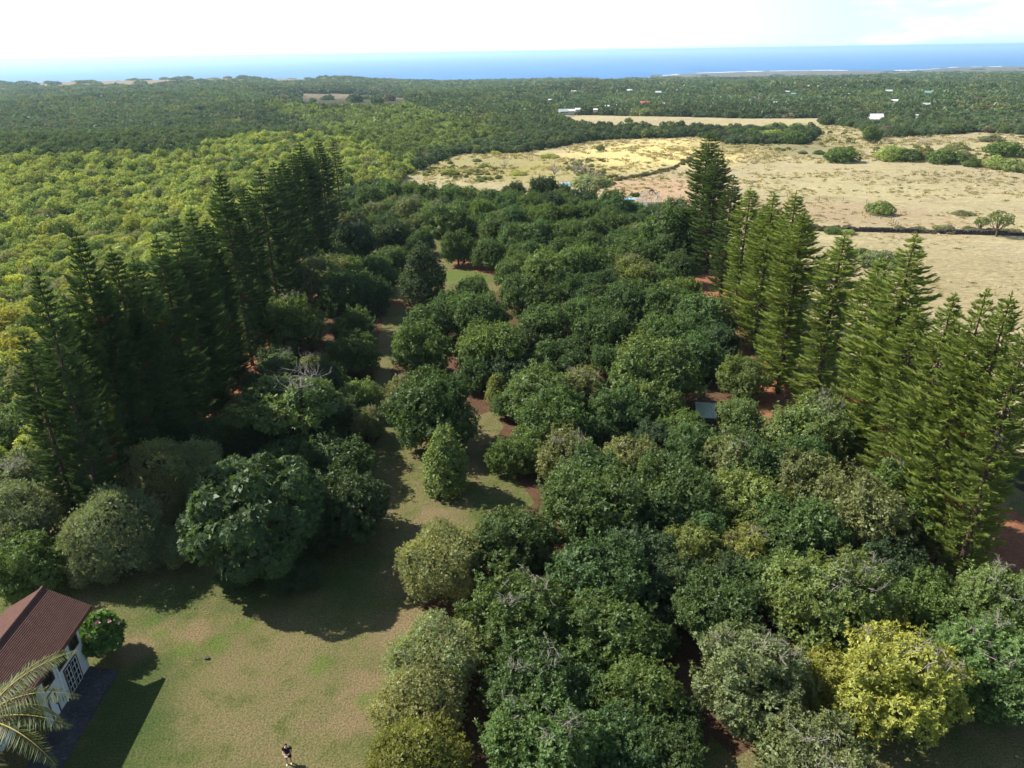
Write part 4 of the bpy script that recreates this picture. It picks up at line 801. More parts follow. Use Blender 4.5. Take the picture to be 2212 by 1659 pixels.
A_ = np.array(pts); n_ = len(A_); tt = np.where(A_[:, 3:] > 0, np.array([[.20, .23, .08]]), np.array([[.19, .18, .09]])) * g.uniform(.6, 1.2, n_)[:, None]
gn_scatter('low_shrubs', np.c_[A_[:, :2], T(A_[:, 0], A_[:, 1]) - .05], np.c_[np.zeros((n_, 2)), g.uniform(0, 6.28, n_)], np.c_[A_[:, 2], A_[:, 2], A_[:, 2] * .7], tt, g.integers(0, 4, n_), LODA, 'low shrubs and rank grass dotted over the pasture')

# ================================================================== HOUSE
def paint(name, c, r=.6, v=.08): return simple(name, c, r, .3, v, 3)
M_WALL = paint('white_stucco', (.62, .62, .64), .85, .06); M_TRIM = paint('brown_trim', (.10, .045, .035)); M_WHITE = paint('white_paint', (.75, .77, .80)); M_CONC = dirt_mat('patio_concrete', (.045, .045, .055), (.08, .08, .09), (.13, .12, .12), .8)
def glass():
    m, nt = newmat('window_glass'); n = N(nt); n.finish((.02, .024, .022), .15, .3); return m
M_GLASS = glass()
def roofmat():
    m, nt = newmat('roof_shingles'); n = N(nt); f = n.noise(n.pos(), 2.5, 5, .7); f2 = n.noise(n.pos(), 14, 3, .7); c = n.mix(n.ramp(f, .3, .7), (.092, .048, .042), (.130, .072, .060)); c = n.mix(n.math('MULTIPLY', n.ramp(f2, .4, .7), .5), c, (.20, .105, .09)); n.finish(c, .9, .1, f2, .02, .8); return m
M_ROOF = roofmat()
A = at(195, 1442); B = at(119.5, 1562)
ax = Vector((B.x - A.x, B.y - A.y, 0)).normalized()           # along the wall, towards the camera
nx = Vector((-ax.y, ax.x, 0));                                 # away from the house (right side)
if nx.x < 0: nx = -nx
house = empty('house', (A.x, A.y, A.z)); tag(house, 'white two-storey house with brown tiled gable roof at the lower left', 'house')
def hw(s, o, z): v = ax * s + nx * o; return (v.x, v.y, z)     # s along wall, o outward
def up_to(P, py):
    lo, hi = 0., 20.
    for _ in range(30):
        m = (lo + hi) / 2
        if proj(P.x, P.y, P.z + m)[1] > py: lo = m
        else: hi = m
    return lo
def hitplane(px, py, s):                                       # ray x vertical plane at distance s along the wall
    d = ray(px, py); d = Vector(d); o = Vector((0, 0, CAMH)); p0 = A + ax * s; t = (p0 - o).dot(ax) / d.dot(ax); q = o + d * t - A; return q.dot(nx), q.z
po, pz = hitplane(92, 1270, -.7); eo, ez = hitplane(197, 1309, -.7); LEN = 14.0; WL = (B - A).length * 1.08
print('HOUSE ridge', po, pz, 'eave', eo, ez, 'A', A, 'len AB', (B - A).length)
WH = ez + .1; DEP = -po * 2
mb = MB(); mb.hexa([hw(0, -.22, -.3), hw(WL, -.22, -.3), hw(WL, 0, -.3), hw(0, 0, -.3), hw(0, -.22, WH), hw(WL, -.22, WH), hw(WL, 0, WH), hw(0, 0, WH)]); mb.build('wall', M_WALL, house)
mb = MB(); mb.hexa([hw(WL, -2.4, -.3), hw(LEN, -2.4, -.3), hw(LEN, -2.2, -.3), hw(WL, -2.2, -.3), hw(WL, -2.4, WH), hw(LEN, -2.4, WH), hw(LEN, -2.2, WH), hw(WL, -2.2, WH)]); mb.build('wall', M_WALL, house)
mb = MB(); mb.hexa([hw(0, -DEP, -.3), hw(.22, -DEP, -.3), hw(.22, -.225, -.3), hw(0, -.225, -.3), hw(0, -DEP, WH), hw(.22, -DEP, WH), hw(.22, -.225, WH), hw(0, -.225, WH)]); k0 = [hw(0, -DEP, WH + .002), hw(0, -.225, WH + .002), hw(0, po, pz - .12), hw(.22, -DEP, WH + .002), hw(.22, -.225, WH + .002), hw(.22, po, pz - .12)]
mb.add(k0, [(0, 1, 2), (3, 5, 4), (0, 3, 4, 1), (1, 4, 5, 2), (2, 5, 3, 0)]); mb.build('wall', M_WALL, house)
mb = MB(); mb.hexa([hw(0, -DEP - .22, -.3), hw(LEN, -DEP - .22, -.3), hw(LEN, -DEP - .003, -.3), hw(0, -DEP - .003, -.3), hw(0, -DEP - .22, WH), hw(LEN, -DEP - .22, WH), hw(LEN, -DEP - .003, WH), hw(0, -DEP - .003, WH)]); mb.build('wall', M_WALL, house)
def roof_plane(o1, z1, nm):
    rf = MB(); th = .14; s0, s1 = -.7, LEN + .5
    q = [hw(s0, po, pz), hw(s1, po, pz), hw(s1, o1, z1), hw(s0, o1, z1)]; rf.hexa([tuple(Vector(a) - Vector((0, 0, th))) for a in q] + q); ro = rf.build('roof', M_ROOF, house)
    m = 27; rows = []                                          # courses, each one slightly proud and stepped
    for i in range(m):
        t0, t1 = i / m, (i + 1.12) / m; a, b = Vector(hw(0, po + (o1 - po) * t0, pz + (z1 - pz) * t0)), Vector(hw(0, po + (o1 - po) * min(t1, 1), pz + (z1 - pz) * min(t1, 1)))
        c = MB(); L0 = s0; k_ = 0; dz = Vector((0, 0, 1))
        P = [a + ax * s0 + dz * .015, a + ax * s1 + dz * .015, b + ax * s1 + dz * .015, b + ax * s0 + dz * .015]; c.hexa([tuple(p) for p in P] + [tuple(P[0] + dz * .012), tuple(P[1] + dz * .012), tuple(P[2] + dz * .075), tuple(P[3] + dz * .075)])
        c.build('roof_course', M_ROOF, ro)
    f = MB(); e = Vector(hw(0, o1, z1)); P = [e + ax * s0, e + ax * s1]; d = nx * (.04 if o1 > po else -.04); f.hexa([tuple(p) for p in (P[0] - Vector((0, 0, .24)), P[1] - Vector((0, 0, .24)), P[1] - Vector((0, 0, .24)) + d, P[0] - Vector((0, 0, .24)) + d, P[0] + Vector((0, 0, .06)), P[1] + Vector((0, 0, .06)), P[1] + Vector((0, 0, .06)) + d, P[0] + Vector((0, 0, .06)) + d)]); f.build('fascia', M_TRIM, ro)
    return ro
ro1 = roof_plane(eo, ez, 0); ro2 = roof_plane(2 * po - eo, ez, 1)
rc = MB(); rc.tube([hw(-.72, po, pz + .05), hw(LEN + .5, po, pz + .05)], [.13, .13], 6); rc.build('ridge_cap', M_ROOF, ro1)
# skylight on the left plane
sk = MB(); sl_ = (ez - pz) / ((2 * po - eo) - po)
def lp(s, f, h): o = po + ((2 * po - eo) - po) * f; return hw(s, o, pz + (ez - pz) * f + h)
sk.hexa([lp(3.0, .42, .06), lp(4.6, .42, .06), lp(4.6, .66, .06), lp(3.0, .66, .06), lp(3.0, .42, .24), lp(4.6, .42, .24), lp(4.6, .66, .24), lp(3.0, .66, .24)]); skf = sk.build('skylight', M_WHITE, ro2)
sk = MB(); sk.hexa([lp(3.12, .44, .2), lp(4.48, .44, .2), lp(4.48, .64, .2), lp(3.12, .64, .2), lp(3.12, .44, .26), lp(4.48, .44, .26), lp(4.48, .64, .26), lp(3.12, .64, .26)]); sk.build('pane', M_GLASS, ro2)
def opening(nm, s0, s1, z0, z1, fmat, cols=1, rows=1, door=False, panel=False):
    f = MB(); t = .11; o0, o1 = -.06, .05
    for (a, b, c, d) in ((s0 - t, s0, z0 - t * (not door), z1 + t), (s1, s1 + t, z0 - t * (not door), z1 + t), (s0, s1, z1, z1 + t)) + (() if door else ((s0, s1, z0 - t, z0),)):
        f.hexa([hw(a, .002, c), hw(b, .002, c), hw(b, o1, c), hw(a, o1, c), hw(a, .002, d), hw(b, .002, d), hw(b, o1, d), hw(a, o1, d)])
    fr_ = f.build(nm, fmat, house); g_ = MB(); g_.hexa([hw(s0, .003, z0), hw(s1, .003, z0), hw(s1, .015, z0), hw(s0, .015, z0), hw(s0, .003, z1), hw(s1, .003, z1), hw(s1, .015, z1), hw(s0, .015, z1)]); g_.build('pane', M_WHITE if panel else M_GLASS, fr_)
    if cols > 1 or rows > 1:
        b_ = MB(); q = .014
        for i in range(cols + 1):
            s = s0 + (s1 - s0) * i / cols; ww = q * (2.6 if i in (0, cols) else 1); b_.hexa([hw(s - ww, .018, z0), hw(s + ww, .018, z0), hw(s + ww, .04, z0), hw(s - ww, .04, z0), hw(s - ww, .018, z1), hw(s + ww, .018, z1), hw(s + ww, .04, z1), hw(s - ww, .04, z1)])
        for i in range(rows + 1):
            z = z0 + (z1 - z0) * i / rows; ww = q * (3.5 if i in (0, rows) else 1); b_.hexa([hw(s0, .019, z - ww), hw(s1, .019, z - ww), hw(s1, .043, z - ww), hw(s0, .043, z - ww), hw(s0, .019, z + ww), hw(s1, .019, z + ww), hw(s1, .043, z + ww), hw(s0, .043, z + ww)])
        b_.build('muntins', M_WHITE, fr_)
    return fr_
U0 = 2.75
AB = (B - A).length
opening('window', .09 * AB, .27 * AB, U0, min(WH - .35, U0 + 1.5), M_TRIM); opening('window', .42 * AB, .60 * AB, U0, min(WH - .35, U0 + 1.5), M_TRIM); opening('window', .76 * AB, .96 * AB, U0, min(WH - .35, U0 + 1.5), M_TRIM)
opening('french_door', .225 * AB, .365 * AB, .14, 2.25, M_TRIM, 2, 4, True); opening('french_door', .39 * AB, .53 * AB, .14, 2.25, M_TRIM, 2, 4, True)
dr = opening('door', .845 * AB, .985 * AB, .12, 2.15, M_TRIM, 1, 1, True, True); kb = MB(); kb.tube([hw(.87 * AB, .03, 1.1), hw(.87 * AB, .12, 1.1)], [.04, .05], 6); kb.build('handle', M_TRIM, dr)
pass
gt = MB(); s = .66 * AB; gt.tube([hw(s, .07, 0), hw(s, .07, WH - .2)], [.05, .05], 6); gt.build('downpipe', M_WHITE, house)
# patio slab
pts = [tuple(p) for p in W((195, 1442), (256, 1452), (134, 1662), (90, 1740), (20, 1760))] + [tuple((A + ax * 8.5)[:2])]
bm_top = [(x, y, .14) for x, y in pts]; bm_bot = [(x, y, -.3) for x, y in pts]; me = bpy.data.meshes.new('patio'); nn_ = len(pts); me.from_pydata(bm_top + bm_bot, [], [tuple(range(nn_))] + [(i, i + nn_, (i + 1) % nn_ + nn_, (i + 1) % nn_) for i in range(nn_)]); me.materials.append(M_CONC)
if me.polygons[0].normal.z < 0: me.flip_normals()
tag(link('patio', me), 'dark concrete patio along the house wall', kind='structure')
# dark round mat in front of the door
q = A + ax * (.93 * AB) + nx * .8; mb = MB(); mb.tube([(0, 0, .145), (0, 0, .17)], [.62, .62], 18); o = mb.build('door_mat', simple('dark_mat', (.015, .013, .016)), None, loc=(q.x, q.y, A.z)); tag(o, 'dark round mat lying on the patio before the white door', 'mat')
# flowering shrub at the house corner
M_FLOWER = simple('pink_petal', (.65, .30, .32)); p = at(215, 1372, 1.8); rsh = empty('flowering_shrub', p, 0, .60); g = np.random.default_rng(9)
cr_, tr_, _ = crown(950, 'mango', 3.1, 3.2); o = link('crown', cr_, rsh); o.color = (.085, .165, .035, 1); link('trunk', tr_, rsh)
for i in range(9):
    th, ph = g.uniform(0, 6.28), g.uniform(.2, 1.3); c = np.array([3.1 * math.cos(th) * math.sin(ph), 3.1 * math.sin(th) * math.sin(ph), 3.2 + 3.1 * math.cos(ph)]); C = np.repeat(c[None], 1, 0); v, f, _v = rosettes(g, C, unit(C - np.array([0, 0, 3.2])), 5, .3, .25, 50, 70); link('flower', npmesh('flower', v, f, M_FLOWER), rsh)
tag(rsh, 'round glossy shrub with pink flowers at the house corner', 'shrub')

# palm
def palm():
    g = np.random.default_rng(4); hc = 8.8; p = at(-38, 1560, hc); root = empty('palm_tree', p, 0); tag(root, 'coconut palm with long arching fronds in the lower left corner', 'palm tree')
    mb = MB(); mb.tube([(0, 0, -.2), (.1, 0, 3), (.0, .1, 6), (0, 0, hc)], [.24, .18, .16, .15], 10); mb.build('trunk', M_PBARK, root, True)
    ml = leaf_material('palm_leaf', False, .25, .04); mr = simple('frond_rib', (.36, .30, .08), .6)
    for i in range(17):
        a = i * 2.399 + .2; el = [.95, .55, .25, -.1][i % 4] + g.normal(0, .08); l = g.uniform(4.8, 5.8); n = 26; ts = np.linspace(0, 1, n); d = np.array([math.cos(a), math.sin(a)])
        ang = el - ts * 1.5 * (.7 + .3 * g.uniform()); dr_ = np.cumsum(np.cos(ang)) * l / n; dz = np.cumsum(np.sin(ang)) * l / n; pts = np.c_[d[0] * dr_, d[1] * dr_, hc + dz]
        rv, rf_ = tube_np(pts, .045 * (1 - ts) + .008, 4); m = 62; f = np.linspace(.10, 1, m); q = np.c_[[np.interp(f, ts, pts[:, j]) for j in range(3)]].T; tn = np.gradient(q, axis=0); tn = unit(tn); sd = unit(np.cross(tn, np.array([0, 0, 1.]))); P, D = [], []
        for s in (-1, 1):
            D.append(unit(tn * g.uniform(.35, .6, m)[:, None] + sd * s + np.array([0, 0, -.45]) * g.uniform(.5, 1.6, m)[:, None])); P.append(q)
        P = np.concatenate(P); D = np.concatenate(D); S = unit(np.cross(D, np.cross(D, np.array([0, 0, 1.])) + .2)); ll = np.tile(.85 * np.sin(np.clip(f * 2.6 + .45, 0, 3.0)) + .12, 2) * g.uniform(.85, 1.1, 2 * m)
        v, fc = leaves(P, D, unit(np.cross(D, np.array([0, 0, 1.]))), ll, np.full(2 * m, .055)); r = np.clip(g.normal(.5, .2, 2 * m), 0, 1)
        fo_ = link('frond', npmesh('frond', v, fc, ml, np.repeat(np.stack([r, r * .6 + .3, r * 0], 1), 4, 0)), root); fo_.color = (.080, .098, .030, 1); link('rib', npmesh('rib', rv, rf_, mr), fo_)
    for i in range(5):
        a = i * 1.3; mb = MB(); mb.tube([(math.cos(a) * .25, math.sin(a) * .25, hc - .55), (math.cos(a) * .27, math.sin(a) * .27, hc - .42), (math.cos(a) * .27, math.sin(a) * .27, hc - .25), (math.cos(a) * .25, math.sin(a) * .25, hc - .15)], [.05, .14, .13, .04], 8); mb.build('coconut', simple('coconut_husk', (.16, .14, .05)), root, True)
palm()

# ================================================================== PERSON
def person():
    M_SKIN = simple('skin', (.50, .27, .17), .55, .3, .05); M_SHIRT = simple('navy_shirt', (.012, .014, .028), .85, .1, .2); M_SHORT = simple('black_shorts', (.012, .014, .020), .85, .1, .2); M_HAIR = simple('dark_hair', (.030, .014, .011), .6, .3, .2); M_SHOE = simple('white_shoe', (.7, .7, .72))
    p = at(1122 * .5575, 2960 * .5575); root = empty('person', p, R(8)); tag(root, 'person in dark t-shirt and shorts standing on the lawn looking down', 'person')
    def skin(name, verts, edges, rad, mat, par=root, lv=2):
        me = bpy.data.meshes.new(name); me.from_pydata(verts, edges, []); o = link(name, me, par); md = o.modifiers.new('s', 'SKIN')
        for i, r in enumerate(rad): me.skin_vertices[0].data[i].radius = (r, r) if not isinstance(r, tuple) else r
        me.skin_vertices[0].data[0].use_root = True; md.use_smooth_shade = True; o.modifiers.new('u', 'SUBSURF').levels = lv; o.modifiers['u'].render_levels = lv; me.materials.append(mat); return o
    # faces -Y (towards the camera), head bowed, forearms raised in front of the belly
    V = [(0, 0, .95), (0, .0, 1.12), (0, .0, 1.32), (0, .0, 1.45), (0, -.05, 1.55), (0, -.09, 1.63), (0, -.07, 1.72)]; E = [(0, 1), (1, 2), (2, 3), (3, 4), (4, 5), (5, 6)]; Rr = [(.15, .11), (.135, .10), (.16, .11), (.10, .08), (.052, .055), (.085, .095), (.07, .08)]
    for s in (-1, 1):
        i = len(V); V += [(s * .19, .01, 1.41), (s * .27, .03, 1.16), (s * .20, -.18, 1.08), (s * .085, -.30, 1.13), (s * .05, -.36, 1.14)]; E += [(2, i), (i, i + 1), (i + 1, i + 2), (i + 2, i + 3), (i + 3, i + 4)]; Rr += [.062, .045, .038, .028, (.035, .02)]
        for k_, (dx, dy, l, r) in enumerate(((-.5, -.9, .085, .009), (-.2, -1, .095, .0095), (.05, -1, .09, .009), (.3, -.95, .07, .008), (-1, -.1, .06, .011))):
            j = len(V); b = np.array([s * .05 + s * (k_ - 1.5) * .016 * (k_ < 4), -.37 if k_ < 4 else -.33, 1.14]); d = unit(np.array([s * dx, dy, .1])); V += [tuple(b + d * l * .5 + np.array([0, 0, .012])), tuple(b + d * l - np.array([0, 0, .012]))]; E += [(i + 4, j), (j, j + 1)]; Rr += [r, r * .85]
        i = len(V); f = -.03 if s < 0 else .03; V += [(s * .10, 0, .86), (s * .115, f * .5 - .02, .50), (s * .12, f + .02, .10), (s * .125, f - .03, .045), (s * .13, f - .15, .03)]; E += [(0, i), (i, i + 1), (i + 1, i + 2), (i + 2, i + 3), (i + 3, i + 4)]; Rr += [.095, .062, .042, .042, (.035, .022)]
    skin('body', V, E, Rr, M_SKIN)
    skin('shirt', [(0, 0, .93), (0, 0, 1.12), (0, 0, 1.31), (0, 0, 1.43), (-.20, .01, 1.41), (-.265, .03, 1.22), (.20, .01, 1.41), (.265, .03, 1.22)], [(0, 1), (1, 2), (2, 3), (2, 4), (4, 5), (2, 6), (6, 7)], [(.18, .13), (.17, .125), (.19, .135), (.10, .09), .085, .07, .085, .07], M_SHIRT)
    skin('shorts', [(0, 0, .95), (-.105, 0, .84), (-.115, -.01, .55), (.105, 0, .84), (.115, -.0, .55)], [(0, 1), (1, 2), (0, 3), (3, 4)], [(.175, .125), .12, .095, .12, .095], M_SHORT)
    skin('hair', [(0, -.03, 1.69), (0, -.045, 1.745), (0, -.085, 1.755)], [(0, 1), (1, 2)], [(.092, .09), (.088, .09), (.07, .06)], M_HAIR)
    for s, x in ((-1, -.128), (1, .128)):
        f = -.03 if s < 0 else .03; skin('shoe', [(x, f + .04, .045), (x, f - .06, .045), (x, f - .17, .035)], [(0, 1), (1, 2)], [(.05, .045), (.05, .04), (.045, .032)], M_SHOE, lv=1)
    ct = MB(); ct.box(-.09, .09, -.06, .04, -.02, .02); ct.box(-.075, .075, .05, .058, .0, .10); w_ = root.matrix_world; q = Matrix.Translation(p) @ Matrix.Rotation(R(8), 4, 'Z') @ Vector((0, -.42, 1.14))
    o = ct.build('remote_controller', simple('controller_plastic', (.35, .36, .38), .5), None, loc=q); tag(o, 'small grey remote controller held in the person\'s hands', 'controller')
person()
# small things on the lawn
p = at(448, 1424); mb = MB(); mb.box(-.13, .13, -.10, .10, 0, .14); o = mb.build('valve_box', simple('black_plastic', (.02, .02, .02)), None, loc=p); mb = MB(); mb.box(-.14, .14, -.11, .11, .142, .165); mb.build('lid', simple('dark_lid', (.05, .05, .05)), o); tag(o, 'small black box standing alone on the lawn', 'box')
p = at(839, 920); g = np.random.default_rng(2); mb = MB(); mb.tube([(-.22, 0, .34), (-.12, 0, .28), (0, 0, .25), (.12, 0, .30), (.17, 0, .42), (.19, 0, .48), (.25, 0, .47)], [.03, .09, .12, .09, .045, .045, .008], 8); o = mb.build('chicken', simple('black_feather', (.03, .02, .018)), None, True, loc=p); o.scale = (1.3, 1.3, 1.3)
mb = MB(); mb.tube([(-.18, 0, .32), (-.32, 0, .50), (-.42, 0, .46)], [.06, .05, .01], 5); mb.build('tail', simple('tail_feather', (.04, .02, .015)), o)
for s in (-1, 1): mb = MB(); mb.tube([(0, s * .05, .2), (.01, s * .05, 0)], [.015, .012], 5); mb.build('leg', simple('yellow_leg', (.3, .2, .05)), o)
tag(o, 'dark chicken walking on the shaded lawn corridor', 'chicken')

# ================================================================== SHED, FAR BUILDINGS, FENCES, WALL
def hut(px, py, wd, hp, rc, wc, label, dpt=.7, rz=0.0, name='house', cat='house', roofh=.35, win=True, zoff=0.0):
    p = at(px, py); _, _, dep = proj(p.x, p.y, p.z); w_ = wd / 1593 * float(dep); h = hp / 1593 * float(dep); d = w_ * dpt; rz0 = rz - math.atan2(p.x, p.y)
    root = empty(name, (p.x, p.y, p.z + zoff), rz0); mw = simple('wall_paint', wc, .8, .2, .05, 1.0); mr = simple('roof_metal', rc, .45, .4, .1, 1.0); x, y = w_ / 2, d / 2
    m = MB(); m.box(-x, x, -y, y, -1.5, h); m.add([(-x, -y, h + .002), (x, -y, h + .002), (x, y, h + .002), (-x, y, h + .002), (-x, 0, h + d * roofh - .05), (x, 0, h + d * roofh - .05)], [(0, 1, 5, 4), (2, 3, 4, 5), (0, 4, 3), (1, 2, 5)]); m.build('wall', mw, root)
    m = MB(); e = .12 * x + .15; t = .12
    for s in (-1, 1):
        q = [(-x - e, 0, h + d * roofh + .02), (x + e, 0, h + d * roofh + .02), (x + e, s * (y + e), h - e * roofh * 2 * .8), (-x - e, s * (y + e), h - e * roofh * 2 * .8)]; m.hexa([(a, b, c) for a, b, c in q] + [(a, b, c + t) for a, b, c in q])
    m.build('roof', mr, root)
    if win:
        k_ = 3 if wd > 14 else 2; wb = simple('dark_pane', (.03, .035, .045), .3)
        for i in range(k_):
            m = MB(); c = -x + (i + .5) * 2 * x / k_; m.box(c - x * .16, c + x * .16, -y - .05, -y - .004, h * .35, h * .78); m.build('window', wb, root)
    tag(root, label, cat); return root, w_, h, d
# green-roofed shed in the orchard
r_, w_, h_, d_ = hut(1523, 898, 34, 13, (.40, .50, .40), (.14, .15, .13), 'shed with pale green weathered corrugated roof among the orchard trees', 1.9, R(4), 'shed', 'shed', .10, False)
for s in (-1, 1):
    for i in range(9):
        m = MB(); xx = -w_ / 2 + w_ * (i + .5) / 9; m.tube([(xx, 0, h_ + d_ * .10 + .15), (xx, s * d_ / 2, h_ + .14)], [.035, .035], 4); m.build('corrugation', simple('rib_metal', (.30, .40, .36), .5, .3, .5) if i == 0 and s == -1 else bpy.data.materials['rib_metal'], r_)
hut(1359, 447, 20, 17, (.22, .42, .55), (.10, .42, .40), 'turquoise shed with flat blue-green roof at the far orchard edge', .8, 0, 'shed', 'shed', .1)
hut(1380, 466, 26, 20, (.22, .28, .22), (.24, .27, .24), 'grey-green cottage with white window beside the turquoise shed', .9, R(10), 'cottage', 'house', .3)
hut(1224, 412, 20, 12, (.35, .50, .75), (.7, .7, .7), 'white cabin with blue roof behind the round dark orchard trees', .8, 0, 'cabin', 'house', .3)
hut(1890, 268, 24, 11, (.80, .80, .80), (.55, .56, .56), 'white house with steep flared white roof beyond the pasture', .9, R(20), 'house', 'house', .45)
CN = {WHT: 'white', GRY: 'grey', BLU: 'blue', TEA: 'teal', RED: 'red', PNK: 'rust-pink', SIL: 'silver'}
for f, x, y, w_, c in hs_:
    px, py = f(x, y + 2); o, *_ = hut(px, py, w_ * .3529, max(2.2, w_ * .3529 * .26), c, (.36, .36, .34), None, .7, rnd.uniform(-.5, .5), 'far_house', 'house', .3, zoff=2.5 + (2.0 if w_ < 40 else .5)); o['category'] = 'house'; PEND.append((o, px, py, 'tiny far house with %s roof' % CN[c], 'house')); o['group'] = 'far houses scattered in the coastal forest'

# lava-stone wall
M_LAVA = simple('lava_stone', (.065, .060, .064), .95, .1, .5, 2.5)
a, b = at(1720, 497), at(2260, 511); a = a - (b - a).normalized() * 10; n_ = int((b - a).length / .42); g = np.random.default_rng(8); mb = MB(); d = (b - a).normalized(); s = Vector((-d.y, d.x, 0))
for i in range(n_):
    for c in range(4):
        for w2 in (-1, 1):
            nzz = noise.noise((i * .11, 3.3, 0)) + .5 * noise.noise((i * .4, 7.1, 0))
            if (c == 3 and nzz < .05) or (c == 2 and nzz < -.35) or g.uniform() < .06: continue
            q = a + d * (i * .42 + g.uniform(-.1, .1)) + s * w2 * .22; z = float(T(q.x, q.y)) + .12 + c * .30; h = g.uniform(.17, .30, 3); rt = g.uniform(0, 3.14); cc, ss = math.cos(rt), math.sin(rt); P = []
            for sz in (-1, 1):
                for sx, sy in ((-1, -1), (1, -1), (1, 1), (-1, 1)): xx, yy = sx * h[0] * g.uniform(.7, 1.1), sy * h[1] * g.uniform(.7, 1.1); P.append((q.x + xx * cc - yy * ss, q.y + xx * ss + yy * cc, z + sz * h[2] * .8 * g.uniform(.7, 1.1)))
            mb.hexa(P)
wl = empty('stone_wall', (0, 0, 0)); o = mb.build('stones', M_LAVA, wl); o['kind'] = 'stuff'; tag(wl, 'long dark lava-rock wall crossing the pasture', 'stone wall')
# fences
M_POST = simple('fence_post', (.16, .13, .10)); M_WIRE = simple('fence_wire', (.25, .24, .23), .5)
def fence(pp, label, step=5.0, h=1.3, name='wire_fence', wr=.018):
    root = empty(name, (0, 0, 0)); tag(root, label, 'fence'); pts = []
    for i in range(len(pp) - 1):
        p0, p1 = at(*pp[i]), at(*pp[i + 1]); k_ = max(1, int((p1 - p0).length / step)); pts += [p0.lerp(p1, j / k_) for j in range(k_)]
    pts.append(at(*pp[-1])); pm = MB(); pm.tube([(0, 0, -.2), (0, 0, h)], [.08, .07], 5); pme = pm.mesh('post', M_POST); tops = []
    for p in pts: p = Vector((p.x, p.y, float(T(p.x, p.y)))); o = link('post', pme, root, p); o.rotation_euler = (rnd.uniform(-.07, .07), rnd.uniform(-.07, .07), 0); tops.append(p)
    for hh in (.4, .8, 1.15):
        if len(tops) > 1: m = MB(); m.tube([tuple(t + Vector((0, 0, hh * h / 1.3))) for t in tops], [wr] * len(tops), 3); m.build('wire', M_WIRE, root)
fence([(1625, 423), (1700, 427), (1770, 432), (1872, 438), (1878, 452), (1862, 466)], 'wire fence running behind the right pines to the small yard')
fence([(1420, 431), (1470, 428), (1505, 418)], 'wire fence right of the metal pen', 4.0); fence([(1410, 455), (1450, 457), (1500, 455)], 'low fence below the metal pen', 4.0)
fence([(1330, 389), (1390, 380), (1450, 366), (1490, 345), (1512, 330)], 'overgrown fence line dividing golden grass from mown pasture', 7.0)
fence([(1880, 470), (1925, 478), (1938, 490), (1950, 500)], 'short grey fence of the small yard by the stone wall', 2.5)
fence([(1880, 306), (1960, 304), (2110, 300)], 'distant fence behind the hedge', 9.0)
root = empty('metal_pen', (0, 0, 0)); tag(root, 'pale grey metal livestock pen at the far orchard edge', 'pen'); M_GALV = simple('galvanised', (.55, .57, .58), .5, .4, .1)
cs = [at(1376, 441), at(1390, 424), at(1422, 425), (at(1416, 441))]
for i in range(4):
    p0, p1 = cs[i], cs[(i + 1) % 4]; k_ = 4
    for j in range(k_):
        q0, q1 = p0.lerp(p1, j / k_), p0.lerp(p1, (j + .94) / k_); m = MB()
        for hh in (.2, .55, .9, 1.25, 1.6): m.tube([tuple(q0 + Vector((0, 0, hh))), tuple(q1 + Vector((0, 0, hh)))], [.035, .035], 4)
        for t in (0, .5, 1): q = q0.lerp(q1, t); m.tube([tuple(q + Vector((0, 0, -.1))), tuple(q + Vector((0, 0, 1.62)))], [.04, .04], 4)
        m.build('panel', M_GALV, root)
# horse
p = at(1406, 421); M_H = simple('brown_coat', (.10, .040, .022)); root = empty('horse', p, R(10), 1.15); tag(root, 'dark brown horse grazing beside the metal pen', 'horse')
V = [(0, 0, 1.25), (-.45, 0, 1.25), (.5, 0, 1.22), (.8, 0, 1.15), (1.15, 0, .75), (1.35, 0, .45), (1.55, 0, .2), (-.65, 0, 1.15), (-.75, 0, .75)]; E = [(0, 1), (0, 2), (2, 3), (3, 4), (4, 5), (5, 6), (1, 7), (7, 8)]; Rr = [.28, .29, .25, .18, .12, .11, .07, .06, .05]
for sx, fx in ((.5, .05), (-.5, -.08)):
    for sy in (-1, 1):
        i = len(V); V += [(sx, sy * .14, .95), (sx + fx, sy * .15, .55), (sx + (.0 if sx > 0 else -.02), sy * .15, .1), (sx + .04, sy * .15, .02)]; E += [(2 if sx > 0 else 1, i), (i, i + 1), (i + 1, i + 2), (i + 2, i + 3)]; Rr += [.13, .07, .045, .06]
me = bpy.data.meshes.new('body'); me.from_pydata(V, E, []); o = link('body', me, root); o.modifiers.new('s', 'SKIN').use_smooth_shade = True; me.materials.append(M_H)
for i, r in enumerate(Rr): me.skin_vertices[0].data[i].radius = (r, r)
me.skin_vertices[0].data[0].use_root = True; o.modifiers.new('u', 'SUBSURF').render_levels = 1

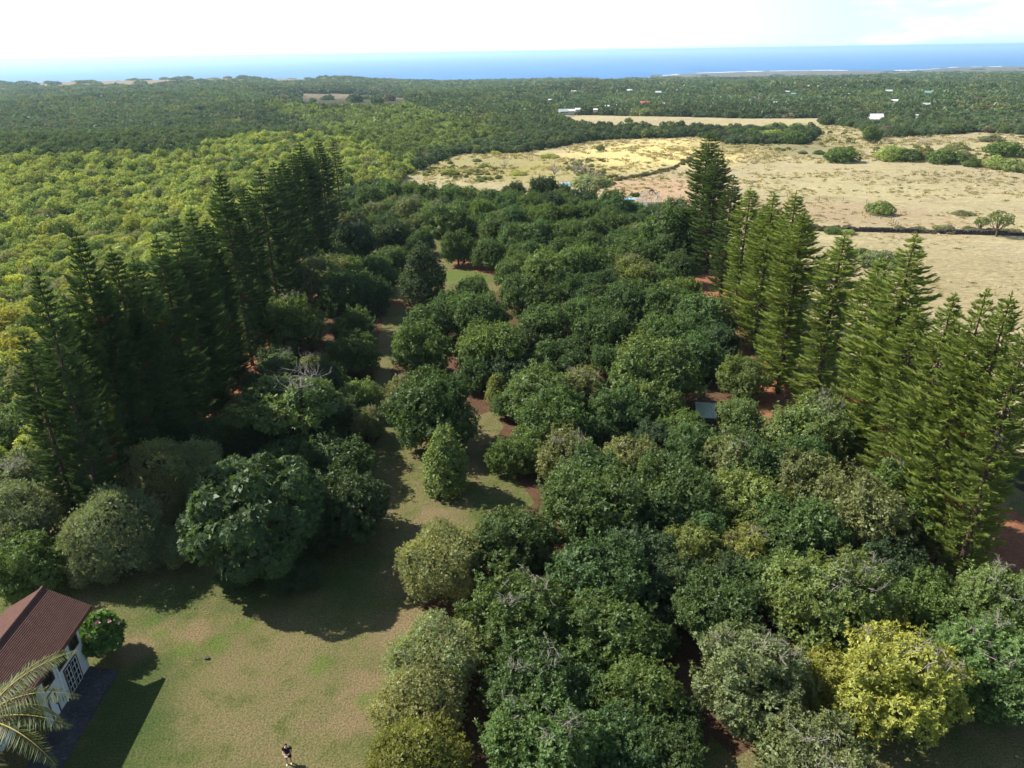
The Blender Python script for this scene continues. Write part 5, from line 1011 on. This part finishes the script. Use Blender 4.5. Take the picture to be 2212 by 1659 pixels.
# ================================================================== HAZE
mb = MB(); mb.box(-420000, 420000, -420000, 420000, -163, 58)
m, nt = newmat('haze_air'); v = nt.nodes.new('ShaderNodeVolumePrincipled'); v.inputs['Color'].default_value = (.60, .82, 1.0, 1); v.inputs['Density'].default_value = 6.5e-5; v.inputs['Anisotropy'].default_value = .35
o_ = nt.nodes.new('ShaderNodeOutputMaterial'); nt.links.new(v.outputs[0], o_.inputs['Volume']); hz = mb.build('haze', m); hz['kind'] = 'stuff'; hz['label'] = 'thin sea haze over the whole slope'
ORD = 'first second third fourth fifth sixth seventh eighth ninth tenth eleventh twelfth thirteenth fourteenth fifteenth sixteenth seventeenth eighteenth nineteenth twentieth'.split(); ORD += ['twenty-' + o for o in ORD[:9]] + ['thirtieth'] + ['thirty-' + o for o in ORD[:9]]
LM = [((1523, 868), 'green-roofed shed'), ((1954, 1470), 'golden yellow tree'), ((962, 994), 'lone conical tree'), ((1359, 440), 'turquoise shed'), ((914, 597), 'tall leaf-wrapped tree'), ((989, 538), 'bright domed tree'), ((548, 1105), 'huge dark dome tree'), ((620, 880), 'umbrella-shaped tree'), ((950, 1212), 'upper olive-green lawn tree'), ((1540, 520), 'foot of the tallest pine'), ((1172, 410), 'darkest round far tree'), ((1075, 838), 'small yellow-green tree')]
DONE = set()
for (lx, ly), ln in LM:
    for nm, fn in (('just left of', lambda dx, dy: dx < -abs(dy)), ('just right of', lambda dx, dy: dx > abs(dy)), ('just below', lambda dx, dy: dy > abs(dx)), ('just above', lambda dx, dy: dy < -abs(dx))):
        c = [(math.hypot(px - lx, py - ly), i) for i, (o, px, py, ds, kd) in enumerate(PEND) if kd == 'tree' and i not in DONE and 12 < math.hypot(px - lx, py - ly) < 170 and fn(px - lx, py - ly)]
        if c: i = min(c)[1]; DONE.add(i); PEND[i][0]['label'] = '%s %s the %s' % (PEND[i][3], nm, ln)
for kd, per, tail in (('tree', 14, 'band up from the bottom'), ('scrub', 10, 'band up the left slope'), ('house', 6, 'line of far roofs')):
    its = sorted([(py, px, i) for i, (o, px, py, ds, k_) in enumerate(PEND) if k_ == kd and i not in DONE], reverse=True)
    for b in range(0, len(its), per):
        for j, (py, px, i) in enumerate(sorted(its[b:b + per], key=lambda q: q[1])):
            PEND[i][0]['label'] = ' '.join(('%s, %s from left, %s %s' % (PEND[i][3], ORD[j], ORD[b // per], tail)).split()[:16])
print('TREES', COUNT, 'objects', len(SC.objects))
